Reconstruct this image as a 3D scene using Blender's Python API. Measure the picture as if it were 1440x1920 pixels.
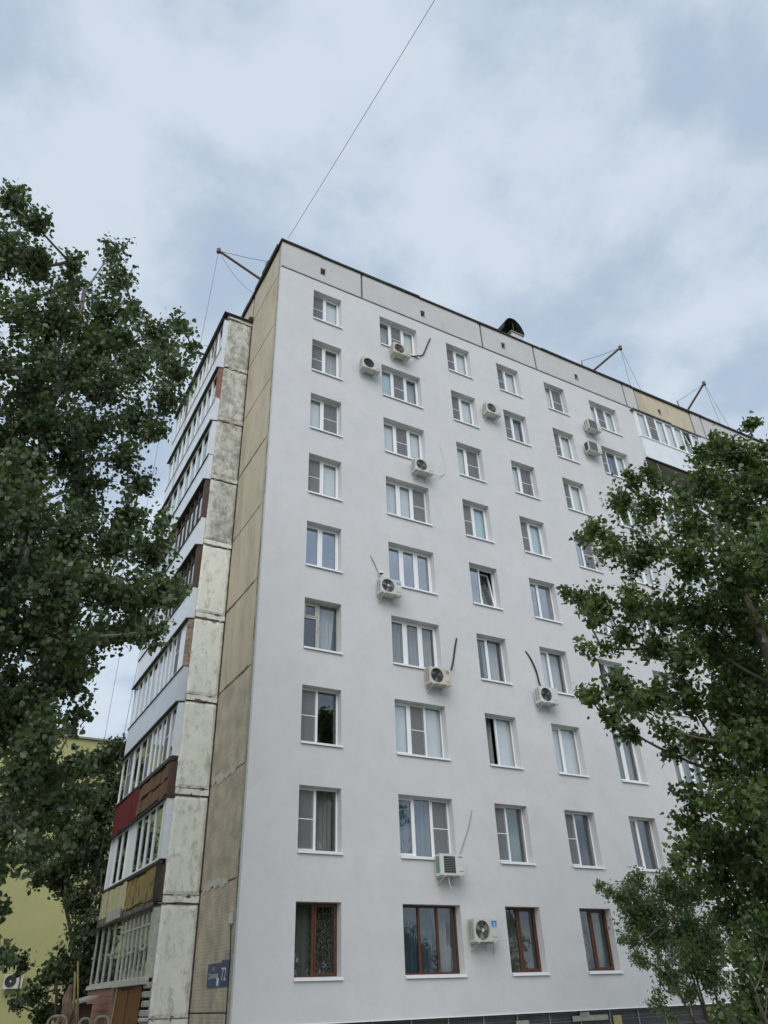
import bpy, bmesh, math, random
import numpy as np
from mathutils import Vector, Matrix, noise as mnoise

random.seed(7)
rng = np.random.default_rng(7)
R = math.radians
for o in list(bpy.data.objects):
    bpy.data.objects.remove(o)
scene = bpy.context.scene
COL = scene.collection

# ------------------------------------------------------------------ camera
F_PX, YAW, PITCH, ROLL = 1408.57, 0.526790, 0.573688, -0.036644
CAM = np.array([-6.83766, -19.33763, 1.63504])


def cam_axes():
    cy, sy = math.cos(YAW), math.sin(YAW)
    fw = np.array([sy * math.cos(PITCH), cy * math.cos(PITCH), math.sin(PITCH)])
    r = np.array([cy, -sy, 0.0])
    u = np.cross(r, fw)
    return (r * math.cos(ROLL) + u * math.sin(ROLL),
            u * math.cos(ROLL) - r * math.sin(ROLL), fw)


CR, CU, CF = cam_axes()
cam = bpy.data.cameras.new("camera")
cam_o = bpy.data.objects.new("camera", cam)
COL.objects.link(cam_o)
m = Matrix(((CR[0], CU[0], -CF[0], CAM[0]), (CR[1], CU[1], -CF[1], CAM[1]),
            (CR[2], CU[2], -CF[2], CAM[2]), (0, 0, 0, 1)))
cam_o.matrix_world = m
cam.sensor_fit = 'VERTICAL'
cam.sensor_height = 36.0
cam.lens = F_PX / 1920 * 36.0
cam.clip_end = 2000
scene.camera = cam_o

# ------------------------------------------------------------------ sky, sun, exposure
SUN_EL, SUN_AZ = R(38), R(214)      # azimuth measured from +Y clockwise: behind the camera
world = bpy.data.worlds.new("World")
scene.world = world
world.use_nodes = True
nt = world.node_tree
nt.nodes.clear()
N = nt.nodes.new
L = nt.links.new
out = N("ShaderNodeOutputWorld")
sky = N("ShaderNodeTexSky")
sky.sky_type = 'NISHITA'
sky.sun_disc = False
sky.sun_elevation = SUN_EL
sky.sun_rotation = SUN_AZ
bg1 = N("ShaderNodeBackground")
bg1.inputs["Strength"].default_value = 0.07
L(sky.outputs[0], bg1.inputs["Color"])
tc = N("ShaderNodeTexCoord")
sep = N("ShaderNodeSeparateXYZ")
L(tc.outputs["Generated"], sep.inputs[0])
zc = N("ShaderNodeMath"); zc.operation = 'MAXIMUM'; zc.inputs[1].default_value = 0.0
L(sep.outputs["Z"], zc.inputs[0])
za = N("ShaderNodeMath"); za.operation = 'ADD'; za.inputs[1].default_value = 0.22
L(zc.outputs[0], za.inputs[0])
dx = N("ShaderNodeMath"); dx.operation = 'DIVIDE'
dy = N("ShaderNodeMath"); dy.operation = 'DIVIDE'
L(sep.outputs["X"], dx.inputs[0]); L(za.outputs[0], dx.inputs[1])
L(sep.outputs["Y"], dy.inputs[0]); L(za.outputs[0], dy.inputs[1])
cmb = N("ShaderNodeCombineXYZ")
L(dx.outputs[0], cmb.inputs[0]); L(dy.outputs[0], cmb.inputs[1])
mp = N("ShaderNodeMapping")
mp.inputs["Location"].default_value = (6.6, 6.1, 8.2)
L(cmb.outputs[0], mp.inputs[0])
n1 = N("ShaderNodeTexNoise")
n1.inputs["Scale"].default_value = 3.3
n1.inputs["Detail"].default_value = 6.0
n1.inputs["Roughness"].default_value = 0.55
n1.inputs["Distortion"].default_value = 0.12
L(mp.outputs[0], n1.inputs["Vector"])
rp = N("ShaderNodeValToRGB")
rp.color_ramp.interpolation = 'EASE'
rp.color_ramp.elements[0].position = 0.375
rp.color_ramp.elements[0].color = (0.385, 0.475, 0.59, 1)
rp.color_ramp.elements[1].position = 0.585
rp.color_ramp.elements[1].color = (0.565, 0.64, 0.722, 1)
L(n1.outputs["Fac"], rp.inputs[0])
bg2 = N("ShaderNodeBackground")
bg2.inputs["Strength"].default_value = 1.0
L(rp.outputs[0], bg2.inputs["Color"])
mx = N("ShaderNodeMixShader")
mx.inputs[0].default_value = 0.86
L(bg1.outputs[0], mx.inputs[1]); L(bg2.outputs[0], mx.inputs[2])
L(mx.outputs[0], out.inputs[0])

sun = bpy.data.lights.new("sun", 'SUN')
sun.energy = 1.5
sun.angle = R(50)
sun.color = (1.0, 0.96, 0.925)
sun_o = bpy.data.objects.new("sun", sun)
COL.objects.link(sun_o)
sd = Vector((math.sin(SUN_AZ) * math.cos(SUN_EL), math.cos(SUN_AZ) * math.cos(SUN_EL), math.sin(SUN_EL)))
sun_o.rotation_euler = sd.to_track_quat('Z', 'Y').to_euler()
sun_o.location = (-10, -30, 40)

scene.view_settings.view_transform = 'Standard'
scene.view_settings.look = 'None'
scene.view_settings.exposure = 0.36
scene.view_settings.gamma = 1.0
scene.view_settings.use_curve_mapping = False
scene.render.engine = 'CYCLES'
scene.cycles.max_bounces = 8
scene.cycles.transparent_max_bounces = 16
scene.render.resolution_x, scene.render.resolution_y = 768, 1024


# ------------------------------------------------------------------ pixel -> place helpers
def ray(px, py):
    return CF + CR * (px - 720) / F_PX + CU * (960 - py) / F_PX


def hit(px, py, ax, val):
    d = ray(px, py)
    return CAM + d * (val - CAM[ax]) / d[ax]


def at_dist(px, py, D):
    """point on the pixel's ray at horizontal distance D from the camera"""
    d = ray(px, py)
    return CAM + d * (D / math.hypot(d[0], d[1]))


# ------------------------------------------------------------------ materials
MATS = {}


def mat(name, col, rough=0.8, col2=None, nscale=4.0, lo=0.4, hi=0.65, bump=0.0, bscale=60.0,
        metal=0.0, spec=0.4, coords='Object', stretch=(1, 1, 1), detail=6.0):
    if name in MATS:
        return MATS[name]
    M = bpy.data.materials.new(name)
    M.use_nodes = True
    t = M.node_tree
    b = t.nodes["Principled BSDF"]
    b.inputs["Roughness"].default_value = rough
    b.inputs["Metallic"].default_value = metal
    b.inputs["Specular IOR Level"].default_value = spec
    b.inputs["Base Color"].default_value = (*col, 1)
    c = t.nodes.new("ShaderNodeTexCoord")
    mpn = t.nodes.new("ShaderNodeMapping")
    mpn.inputs["Scale"].default_value = stretch
    t.links.new(c.outputs[coords], mpn.inputs[0])
    if col2 is not None:
        n = t.nodes.new("ShaderNodeTexNoise")
        n.inputs["Scale"].default_value = nscale
        n.inputs["Detail"].default_value = detail
        n.inputs["Roughness"].default_value = 0.62
        t.links.new(mpn.outputs[0], n.inputs["Vector"])
        r = t.nodes.new("ShaderNodeValToRGB")
        r.color_ramp.elements[0].position = lo
        r.color_ramp.elements[1].position = hi
        r.color_ramp.elements[0].color = (*col, 1)
        r.color_ramp.elements[1].color = (*col2, 1)
        t.links.new(n.outputs["Fac"], r.inputs[0])
        t.links.new(r.outputs[0], b.inputs["Base Color"])
    if bump > 0:
        n2 = t.nodes.new("ShaderNodeTexNoise")
        n2.inputs["Scale"].default_value = bscale
        n2.inputs["Detail"].default_value = 4
        t.links.new(mpn.outputs[0], n2.inputs["Vector"])
        bp = t.nodes.new("ShaderNodeBump")
        bp.inputs["Strength"].default_value = bump
        bp.inputs["Distance"].default_value = 0.02
        t.links.new(n2.outputs["Fac"], bp.inputs["Height"])
        t.links.new(bp.outputs[0], b.inputs["Normal"])
    MATS[name] = M
    return M


def node_mat(name):
    M = bpy.data.materials.new(name)
    M.use_nodes = True
    t = M.node_tree
    t.nodes.clear()
    o = t.nodes.new("ShaderNodeOutputMaterial")
    MATS[name] = M
    return M, t, o


def glass_mat(name, f0, tint=(0.97, 0.985, 0.98), rough=0.0):
    M, t, o = node_mat(name)
    tr = t.nodes.new("ShaderNodeBsdfTransparent"); tr.inputs[0].default_value = (*tint, 1)
    gl = t.nodes.new("ShaderNodeBsdfGlossy"); gl.inputs["Roughness"].default_value = rough
    gl.inputs[0].default_value = (0.95, 0.97, 1, 1)
    ge = t.nodes.new("ShaderNodeNewGeometry")
    dt = t.nodes.new("ShaderNodeVectorMath"); dt.operation = 'DOT_PRODUCT'
    t.links.new(ge.outputs["Incoming"], dt.inputs[0]); t.links.new(ge.outputs["Normal"], dt.inputs[1])

    def mth(op, x, y):
        q = t.nodes.new("ShaderNodeMath"); q.operation = op
        for i_, z_ in enumerate((x, y)):
            if z_ is None: continue
            if isinstance(z_, (int, float)): q.inputs[i_].default_value = z_
            else: t.links.new(z_, q.inputs[i_])
        return q.outputs[0]
    fac = mth('ADD', mth('MULTIPLY', mth('POWER', mth('SUBTRACT', 1.0, mth('ABSOLUTE', dt.outputs["Value"], None)), 4.0), 1 - f0), f0)
    n = t.nodes.new("ShaderNodeTexNoise"); n.inputs["Scale"].default_value = 1.3
    c = t.nodes.new("ShaderNodeTexCoord")
    t.links.new(c.outputs["Object"], n.inputs["Vector"])
    bp = t.nodes.new("ShaderNodeBump"); bp.inputs["Strength"].default_value = 0.05
    bp.inputs["Distance"].default_value = 0.04
    t.links.new(n.outputs["Fac"], bp.inputs["Height"])
    t.links.new(bp.outputs[0], gl.inputs["Normal"])
    mxs = t.nodes.new("ShaderNodeMixShader")
    t.links.new(fac, mxs.inputs[0])
    t.links.new(tr.outputs[0], mxs.inputs[1]); t.links.new(gl.outputs[0], mxs.inputs[2])
    t.links.new(mxs.outputs[0], o.inputs[0])
    return M


def thin_cloth(name, col, trans=0.35, clear=0.0, wav=None):
    M, t, o = node_mat(name)
    d = t.nodes.new("ShaderNodeBsdfDiffuse"); d.inputs[0].default_value = (*col, 1)
    tl = t.nodes.new("ShaderNodeBsdfTranslucent"); tl.inputs[0].default_value = (*col, 1)
    m1 = t.nodes.new("ShaderNodeMixShader"); m1.inputs[0].default_value = trans
    t.links.new(d.outputs[0], m1.inputs[1]); t.links.new(tl.outputs[0], m1.inputs[2])
    tp = t.nodes.new("ShaderNodeBsdfTransparent")
    m2 = t.nodes.new("ShaderNodeMixShader"); m2.inputs[0].default_value = clear
    if wav:
        c = t.nodes.new("ShaderNodeTexCoord")
        v = t.nodes.new("ShaderNodeTexVoronoi"); v.inputs["Scale"].default_value = wav
        t.links.new(c.outputs["Object"], v.inputs["Vector"])
        r = t.nodes.new("ShaderNodeValToRGB")
        r.color_ramp.elements[0].position = 0.25; r.color_ramp.elements[0].color = (0, 0, 0, 1)
        r.color_ramp.elements[1].position = 0.6; r.color_ramp.elements[1].color = (0.75, 0.75, 0.75, 1)
        t.links.new(v.outputs["Distance"], r.inputs[0])
        t.links.new(r.outputs[0], m2.inputs[0])
    t.links.new(m1.outputs[0], m2.inputs[1]); t.links.new(tp.outputs[0], m2.inputs[2])
    t.links.new(m2.outputs[0], o.inputs[0])
    return M


def leaf_mat(name, c1, c2, under, trans=0.3):
    M, t, o = node_mat(name)
    at = t.nodes.new("ShaderNodeAttribute"); at.attribute_name = "leaf_tone"
    r = t.nodes.new("ShaderNodeValToRGB")
    r.color_ramp.elements[0].color = (*c1, 1); r.color_ramp.elements[1].color = (*c2, 1)
    t.links.new(at.outputs["Fac"], r.inputs[0])
    ge = t.nodes.new("ShaderNodeNewGeometry")
    mc = t.nodes.new("ShaderNodeMixRGB"); mc.inputs[2].default_value = (*under, 1)
    t.links.new(ge.outputs["Backfacing"], mc.inputs[0])
    t.links.new(r.outputs[0], mc.inputs[1])
    p = t.nodes.new("ShaderNodeBsdfPrincipled")
    p.inputs["Roughness"].default_value = 0.42
    p.inputs["Specular IOR Level"].default_value = 0.35
    t.links.new(mc.outputs[0], p.inputs["Base Color"])
    tl = t.nodes.new("ShaderNodeBsdfTranslucent")
    tc2 = t.nodes.new("ShaderNodeMixRGB"); tc2.blend_type = 'MULTIPLY'; tc2.inputs[0].default_value = 1
    tc2.inputs[2].default_value = (1.5, 1.7, 0.6, 1)
    t.links.new(r.outputs[0], tc2.inputs[1]); t.links.new(tc2.outputs[0], tl.inputs[0])
    ms = t.nodes.new("ShaderNodeMixShader"); ms.inputs[0].default_value = trans
    t.links.new(p.outputs[0], ms.inputs[1]); t.links.new(tl.outputs[0], ms.inputs[2])
    t.links.new(ms.outputs[0], o.inputs[0])
    return M


def tile_mat(name, c1, c2, mortar, bw, bh, swap=True, rough=0.8, msize=0.008, bump=0.4, c3=None):
    """small tiles or bricks too fine to pick apart, laid in rows on a wall along Y (or X)"""
    M = bpy.data.materials.new(name); M.use_nodes = True
    t = M.node_tree; b = t.nodes["Principled BSDF"]; b.inputs["Roughness"].default_value = rough
    c = t.nodes.new("ShaderNodeTexCoord"); s = t.nodes.new("ShaderNodeSeparateXYZ")
    t.links.new(c.outputs["Object"], s.inputs[0])
    k = t.nodes.new("ShaderNodeCombineXYZ")
    t.links.new(s.outputs["Y" if swap else "X"], k.inputs[0]); t.links.new(s.outputs["Z"], k.inputs[1])
    br = t.nodes.new("ShaderNodeTexBrick")
    br.inputs["Scale"].default_value = 1
    br.inputs["Color1"].default_value = (*c1, 1); br.inputs["Color2"].default_value = (*c2, 1)
    br.inputs["Mortar"].default_value = (*mortar, 1)
    br.inputs["Brick Width"].default_value = bw; br.inputs["Row Height"].default_value = bh
    br.inputs["Mortar Size"].default_value = msize
    t.links.new(k.outputs[0], br.inputs["Vector"])
    n = t.nodes.new("ShaderNodeTexNoise"); n.inputs["Scale"].default_value = 1.6; n.inputs["Detail"].default_value = 7
    t.links.new(c.outputs["Object"], n.inputs["Vector"])
    rr = t.nodes.new("ShaderNodeValToRGB")
    rr.color_ramp.elements[0].position = 0.35; rr.color_ramp.elements[0].color = (0.72, 0.72, 0.72, 1)
    rr.color_ramp.elements[1].position = 0.7; rr.color_ramp.elements[1].color = (1.1, 1.08, 1.05, 1)
    t.links.new(n.outputs["Fac"], rr.inputs[0])
    mm = t.nodes.new("ShaderNodeMixRGB"); mm.blend_type = 'MULTIPLY'; mm.inputs[0].default_value = 1
    t.links.new(br.outputs["Color"], mm.inputs[1]); t.links.new(rr.outputs[0], mm.inputs[2])
    t.links.new(mm.outputs[0], b.inputs["Base Color"])
    bp = t.nodes.new("ShaderNodeBump"); bp.inputs["Strength"].default_value = bump
    bp.inputs["Distance"].default_value = 0.01; bp.invert = True
    t.links.new(br.outputs["Fac"], bp.inputs["Height"]); t.links.new(bp.outputs[0], b.inputs["Normal"])
    MATS[name] = M
    return M


def two_layer_mat(name, base, base2, s1, patch, s2, lo, hi, rough=0.9, bump=0.35, bscale=25, stretch=(1, 1, 1)):
    """paint or plaster with patches of wear showing another colour"""
    M = bpy.data.materials.new(name); M.use_nodes = True
    t = M.node_tree; b = t.nodes["Principled BSDF"]; b.inputs["Roughness"].default_value = rough
    b.inputs["Specular IOR Level"].default_value = 0.25
    c = t.nodes.new("ShaderNodeTexCoord"); mpn = t.nodes.new("ShaderNodeMapping")
    mpn.inputs["Scale"].default_value = stretch
    t.links.new(c.outputs["Object"], mpn.inputs[0])

    def nz(s, d, ro):
        n = t.nodes.new("ShaderNodeTexNoise"); n.inputs["Scale"].default_value = s
        n.inputs["Detail"].default_value = d; n.inputs["Roughness"].default_value = ro
        t.links.new(mpn.outputs[0], n.inputs["Vector"])
        return n
    a = nz(s1, 6, 0.6); p = nz(s2, 9, 0.74)
    r1 = t.nodes.new("ShaderNodeValToRGB")
    r1.color_ramp.elements[0].position = 0.35; r1.color_ramp.elements[0].color = (*base, 1)
    r1.color_ramp.elements[1].position = 0.68; r1.color_ramp.elements[1].color = (*base2, 1)
    t.links.new(a.outputs["Fac"], r1.inputs[0])
    r2 = t.nodes.new("ShaderNodeValToRGB")
    r2.color_ramp.elements[0].position = lo; r2.color_ramp.elements[0].color = (0, 0, 0, 1)
    r2.color_ramp.elements[1].position = hi; r2.color_ramp.elements[1].color = (1, 1, 1, 1)
    t.links.new(p.outputs["Fac"], r2.inputs[0])
    mm = t.nodes.new("ShaderNodeMixRGB"); mm.inputs[2].default_value = (*patch, 1)
    t.links.new(r2.outputs[0], mm.inputs[0]); t.links.new(r1.outputs[0], mm.inputs[1])
    t.links.new(mm.outputs[0], b.inputs["Base Color"])
    q = nz(bscale, 5, 0.6)
    bp = t.nodes.new("ShaderNodeBump"); bp.inputs["Strength"].default_value = bump
    bp.inputs["Distance"].default_value = 0.02
    t.links.new(q.outputs["Fac"], bp.inputs["Height"]); t.links.new(bp.outputs[0], b.inputs["Normal"])
    MATS[name] = M
    return M


two_layer_mat("plaster", (0.585, 0.587, 0.592), (0.625, 0.627, 0.632), 0.55, (0.55, 0.555, 0.558), 1.3, 0.46, 0.72,
              rough=0.92, bump=0.12, bscale=120)
two_layer_mat("attic_plaster", (0.50, 0.497, 0.495), (0.54, 0.537, 0.53), 0.9, (0.46, 0.455, 0.445), 2.5, 0.52, 0.7,
              rough=0.92, bump=0.15, bscale=90)
two_layer_mat("beige_panel", (0.485, 0.425, 0.315), (0.54, 0.48, 0.365), 0.8, (0.37, 0.325, 0.245), 1.2, 0.48, 0.68,
              bump=0.3, bscale=55, stretch=(1, 1, 0.3))
two_layer_mat("flank_worn", (0.52, 0.53, 0.47), (0.64, 0.65, 0.59), 1.4, (0.26, 0.26, 0.23), 3.2, 0.42, 0.62,
              bump=0.6, bscale=40, stretch=(1.3, 1, 0.8))
two_layer_mat("flank_paint", (0.70, 0.72, 0.65), (0.78, 0.80, 0.74), 1.8, (0.42, 0.41, 0.35), 4.0, 0.50, 0.68,
              bump=0.5, bscale=40, stretch=(1.3, 1, 0.7))
two_layer_mat("joint_mortar", (0.13, 0.115, 0.095), (0.22, 0.20, 0.165), 5, (0.05, 0.042, 0.035), 8, 0.48, 0.6, bump=0.8)
two_layer_mat("smear", (0.48, 0.46, 0.40), (0.56, 0.54, 0.48), 3, (0.36, 0.33, 0.27), 6, 0.5, 0.68, bump=0.5)
two_layer_mat("edge_mortar", (0.30, 0.30, 0.24), (0.40, 0.40, 0.32), 3, (0.20, 0.19, 0.15), 7, 0.52, 0.66, bump=0.5)
tile_mat("facing_tile", (0.49, 0.425, 0.32), (0.54, 0.475, 0.365), (0.40, 0.35, 0.27), 0.22, 0.075)
tile_mat("red_brick", (0.20, 0.065, 0.04), (0.27, 0.095, 0.055), (0.24, 0.21, 0.19), 0.12, 0.075, swap=False)
tile_mat("old_brick", (0.40, 0.33, 0.26), (0.22, 0.12, 0.09), (0.30, 0.27, 0.23), 0.12, 0.08, swap=False, bump=0.9)
tile_mat("plinth_tile", (0.022, 0.022, 0.025), (0.03, 0.03, 0.033), (0.12, 0.12, 0.12), 0.06, 0.25, swap=False,
         rough=0.5, msize=0.006)
two_layer_mat("old_spall", (0.36, 0.25, 0.18), (0.45, 0.36, 0.29), 9, (0.12, 0.085, 0.06), 12, 0.5, 0.64, bump=0.8)
mat("pvc", (0.80, 0.82, 0.83), rough=0.35)
mat("pvc_old", (0.46, 0.46, 0.43), rough=0.6, col2=(0.33, 0.32, 0.29), nscale=9)
mat("sill", (0.82, 0.84, 0.86), rough=0.3, spec=0.5)
mat("wood_frame", (0.07, 0.028, 0.015), rough=0.5, col2=(0.125, 0.052, 0.028), nscale=7, stretch=(4, 4, 0.6))
mat("wood_old", (0.34, 0.27, 0.20), rough=0.85, col2=(0.22, 0.16, 0.11), nscale=6)
mat("dark_wood", (0.055, 0.032, 0.024), rough=0.6, col2=(0.09, 0.05, 0.035), nscale=5, stretch=(5, 5, 0.7))
mat("gasket", (0.03, 0.03, 0.03), rough=0.6)
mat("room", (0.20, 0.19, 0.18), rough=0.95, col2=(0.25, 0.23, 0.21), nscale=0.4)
mat("roof_felt", (0.022, 0.021, 0.022), rough=0.85, col2=(0.045, 0.042, 0.04), nscale=6, bump=0.4, bscale=20)
mat("flash", (0.16, 0.165, 0.17), rough=0.5, col2=(0.10, 0.10, 0.105), nscale=3, metal=0.3)
mat("white_sheet", (0.66, 0.70, 0.74), rough=0.35, col2=(0.60, 0.64, 0.68), nscale=1.5, spec=0.5)
mat("blue_sheet", (0.50, 0.55, 0.60), rough=0.4, col2=(0.44, 0.49, 0.54), nscale=1.5, spec=0.5)
mat("black_trim", (0.02, 0.02, 0.022), rough=0.6, col2=(0.05, 0.045, 0.04), nscale=7)
two_layer_mat("red_sheet", (0.15, 0.018, 0.018), (0.11, 0.016, 0.016), 4, (0.05, 0.022, 0.018), 3.0, 0.5, 0.7, bump=0.4)
two_layer_mat("brown_plank", (0.14, 0.08, 0.042), (0.20, 0.125, 0.07), 4, (0.06, 0.038, 0.024), 7, 0.52, 0.66, bump=0.5,
              stretch=(3, 3, 0.6))
two_layer_mat("ochre_board", (0.24, 0.18, 0.065), (0.30, 0.235, 0.09), 4, (0.06, 0.048, 0.028), 3.2, 0.48, 0.64, bump=0.6)
two_layer_mat("pale_plank", (0.42, 0.39, 0.23), (0.48, 0.45, 0.29), 4, (0.22, 0.19, 0.11), 3, 0.5, 0.68, bump=0.3)
two_layer_mat("orange_board", (0.17, 0.085, 0.03), (0.13, 0.065, 0.025), 5, (0.06, 0.035, 0.02), 3.5, 0.5, 0.68, bump=0.3, stretch=(2, 2, 0.6))
mat("pink_tile", (0.33, 0.165, 0.13), rough=0.5, col2=(0.26, 0.13, 0.105), nscale=8)
mat("grout", (0.25, 0.19, 0.16), rough=0.9)
mat("concrete", (0.38, 0.37, 0.34), rough=0.9, col2=(0.28, 0.27, 0.25), nscale=4, bump=0.5)
mat("grey_paint", (0.22, 0.26, 0.28), rough=0.6, col2=(0.17, 0.20, 0.21), nscale=6)
mat("metal_pipe", (0.10, 0.085, 0.08), rough=0.6, metal=0.4, col2=(0.17, 0.11, 0.08), nscale=9)
mat("steel_rope", (0.10, 0.10, 0.11), rough=0.6, metal=0.4)
mat("black_hose", (0.025, 0.026, 0.028), rough=0.7)
mat("white_hose", (0.62, 0.63, 0.62), rough=0.6)
mat("grey_hose", (0.30, 0.31, 0.31), rough=0.6)
mat("ac_white", (0.58, 0.58, 0.55), rough=0.45, col2=(0.50, 0.50, 0.47), nscale=3)
mat("ac_cream", (0.55, 0.53, 0.46), rough=0.5, col2=(0.47, 0.45, 0.39), nscale=3)
mat("ac_grey", (0.62, 0.64, 0.62), rough=0.5, col2=(0.54, 0.56, 0.54), nscale=3)
mat("ac_dark", (0.05, 0.055, 0.055), rough=0.6)
mat("ac_mid", (0.20, 0.21, 0.20), rough=0.6)
mat("ac_screen", (0.10, 0.115, 0.11), rough=0.7)
mat("ac_teal", (0.16, 0.26, 0.24), rough=0.6)
mat("blade", (0.30, 0.29, 0.26), rough=0.5)
mat("blue_badge", (0.02, 0.22, 0.55), rough=0.4)
mat("pale_badge", (0.55, 0.66, 0.74), rough=0.4)
mat("red_mark", (0.50, 0.06, 0.06), rough=0.5)
mat("white_mark", (0.8, 0.8, 0.8), rough=0.5)
mat("sign_blue", (0.018, 0.03, 0.11), rough=0.4, col2=(0.03, 0.045, 0.14), nscale=5)
mat("sign_white", (0.62, 0.66, 0.64), rough=0.5)
mat("sign_smear", (0.36, 0.36, 0.30), rough=0.7, col2=(0.25, 0.27, 0.30), nscale=20)
mat("yellow_render", (0.375, 0.375, 0.175), rough=0.92, col2=(0.415, 0.415, 0.20), nscale=0.5, bump=0.15, bscale=60)
mat("yellow_trim", (0.28, 0.27, 0.20), rough=0.7)
mat("bark_pale", (0.20, 0.19, 0.155), rough=0.95, col2=(0.105, 0.10, 0.085), nscale=7, bump=0.8, bscale=12, stretch=(1, 1, 0.35))
mat("bark_dark", (0.065, 0.055, 0.045), rough=0.95, col2=(0.11, 0.095, 0.075), nscale=8, bump=0.8, bscale=14, stretch=(1, 1, 0.3))
mat("dead_wood", (0.26, 0.18, 0.13), rough=0.95, col2=(0.11, 0.07, 0.05), nscale=7, bump=1.0, bscale=16, stretch=(1, 1, 0.3))
mat("bamboo", (0.36, 0.30, 0.13), rough=0.6, col2=(0.28, 0.23, 0.10), nscale=6)
mat("fence_paint", (0.28, 0.25, 0.20), rough=0.6, col2=(0.20, 0.165, 0.12), nscale=6)
mat("mesh_wire", (0.26, 0.26, 0.25), rough=0.6, metal=0.3)
mat("ground_soil", (0.20, 0.20, 0.12), rough=1.0, col2=(0.38, 0.35, 0.29), nscale=0.6, bump=0.8, bscale=8)
mat("asphalt", (0.20, 0.20, 0.195), rough=0.95, col2=(0.26, 0.257, 0.25), nscale=3, bump=0.5, bscale=120)
mat("curb_conc", (0.33, 0.32, 0.30), rough=0.9, col2=(0.26, 0.25, 0.23), nscale=3, bump=0.4)
glass_mat("glass", 0.10)
glass_mat("glass_film", 0.36, tint=(0.7, 0.75, 0.8))
glass_mat("glass_loggia", 0.13, tint=(0.66, 0.72, 0.71))
glass_mat("glass_old", 0.08, tint=(0.78, 0.80, 0.79))
thin_cloth("sheer", (0.74, 0.76, 0.78), 0.35, 0.12)
thin_cloth("lace", (0.55, 0.55, 0.54), 0.35, 0.3, wav=22)
thin_cloth("cloth_blue", (0.20, 0.27, 0.36), 0.3, 0.0)
thin_cloth("cloth_green", (0.26, 0.36, 0.34), 0.3, 0.0)
thin_cloth("cloth_grey", (0.40, 0.40, 0.39), 0.3, 0.0)
thin_cloth("blind_beige", (0.62, 0.58, 0.48), 0.2, 0.0)
thin_cloth("blind_white", (0.74, 0.77, 0.79), 0.2, 0.0)
thin_cloth("blind_cyan", (0.50, 0.66, 0.70), 0.2, 0.0)
thin_cloth("net", (0.30, 0.31, 0.32), 0.2, 0.55)
leaf_mat("leaf_poplar", (0.030, 0.060, 0.020), (0.10, 0.145, 0.048), (0.15, 0.18, 0.12))
leaf_mat("leaf_maple", (0.030, 0.062, 0.015), (0.125, 0.17, 0.042), (0.10, 0.14, 0.065))
leaf_mat("leaf_elm", (0.07, 0.125, 0.04), (0.14, 0.205, 0.075), (0.18, 0.23, 0.13))
leaf_mat("leaf_back", (0.035, 0.06, 0.024), (0.075, 0.10, 0.04), (0.09, 0.11, 0.07))


# ------------------------------------------------------------------ mesh helpers
class FR:
    """local frame: u along a wall, v up, w out of the wall"""

    def __init__(self, o=(0, 0, 0), U=(1, 0, 0), W=(0, -1, 0), f=None):
        self.o, self.U, self.W, self.f = Vector(o), Vector(U), Vector(W), f

    def P(self, u, v, w):
        if self.f:
            u, v, w = self.f(u, v, w)
        return self.o + self.U * u + self.W * w + Vector((0, 0, v))

    def bent(self, f):
        return FR(self.o, self.U, self.W, f)


WORLD = FR((0, 0, 0), (1, 0, 0), (0, 1, 0))       # u = x, v = z, w = y
FRONT = FR((0, 0, 0), (1, 0, 0), (0, -1, 0))      # facade: w outwards
LEFT = FR((0, 0, 0), (0, 1, 0), (-1, 0, 0))       # end wall: u = y
FLANK = FR((0, 3.3, 0), (1, 0, 0), (0, -1, 0))    # side of the loggia stack


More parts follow.
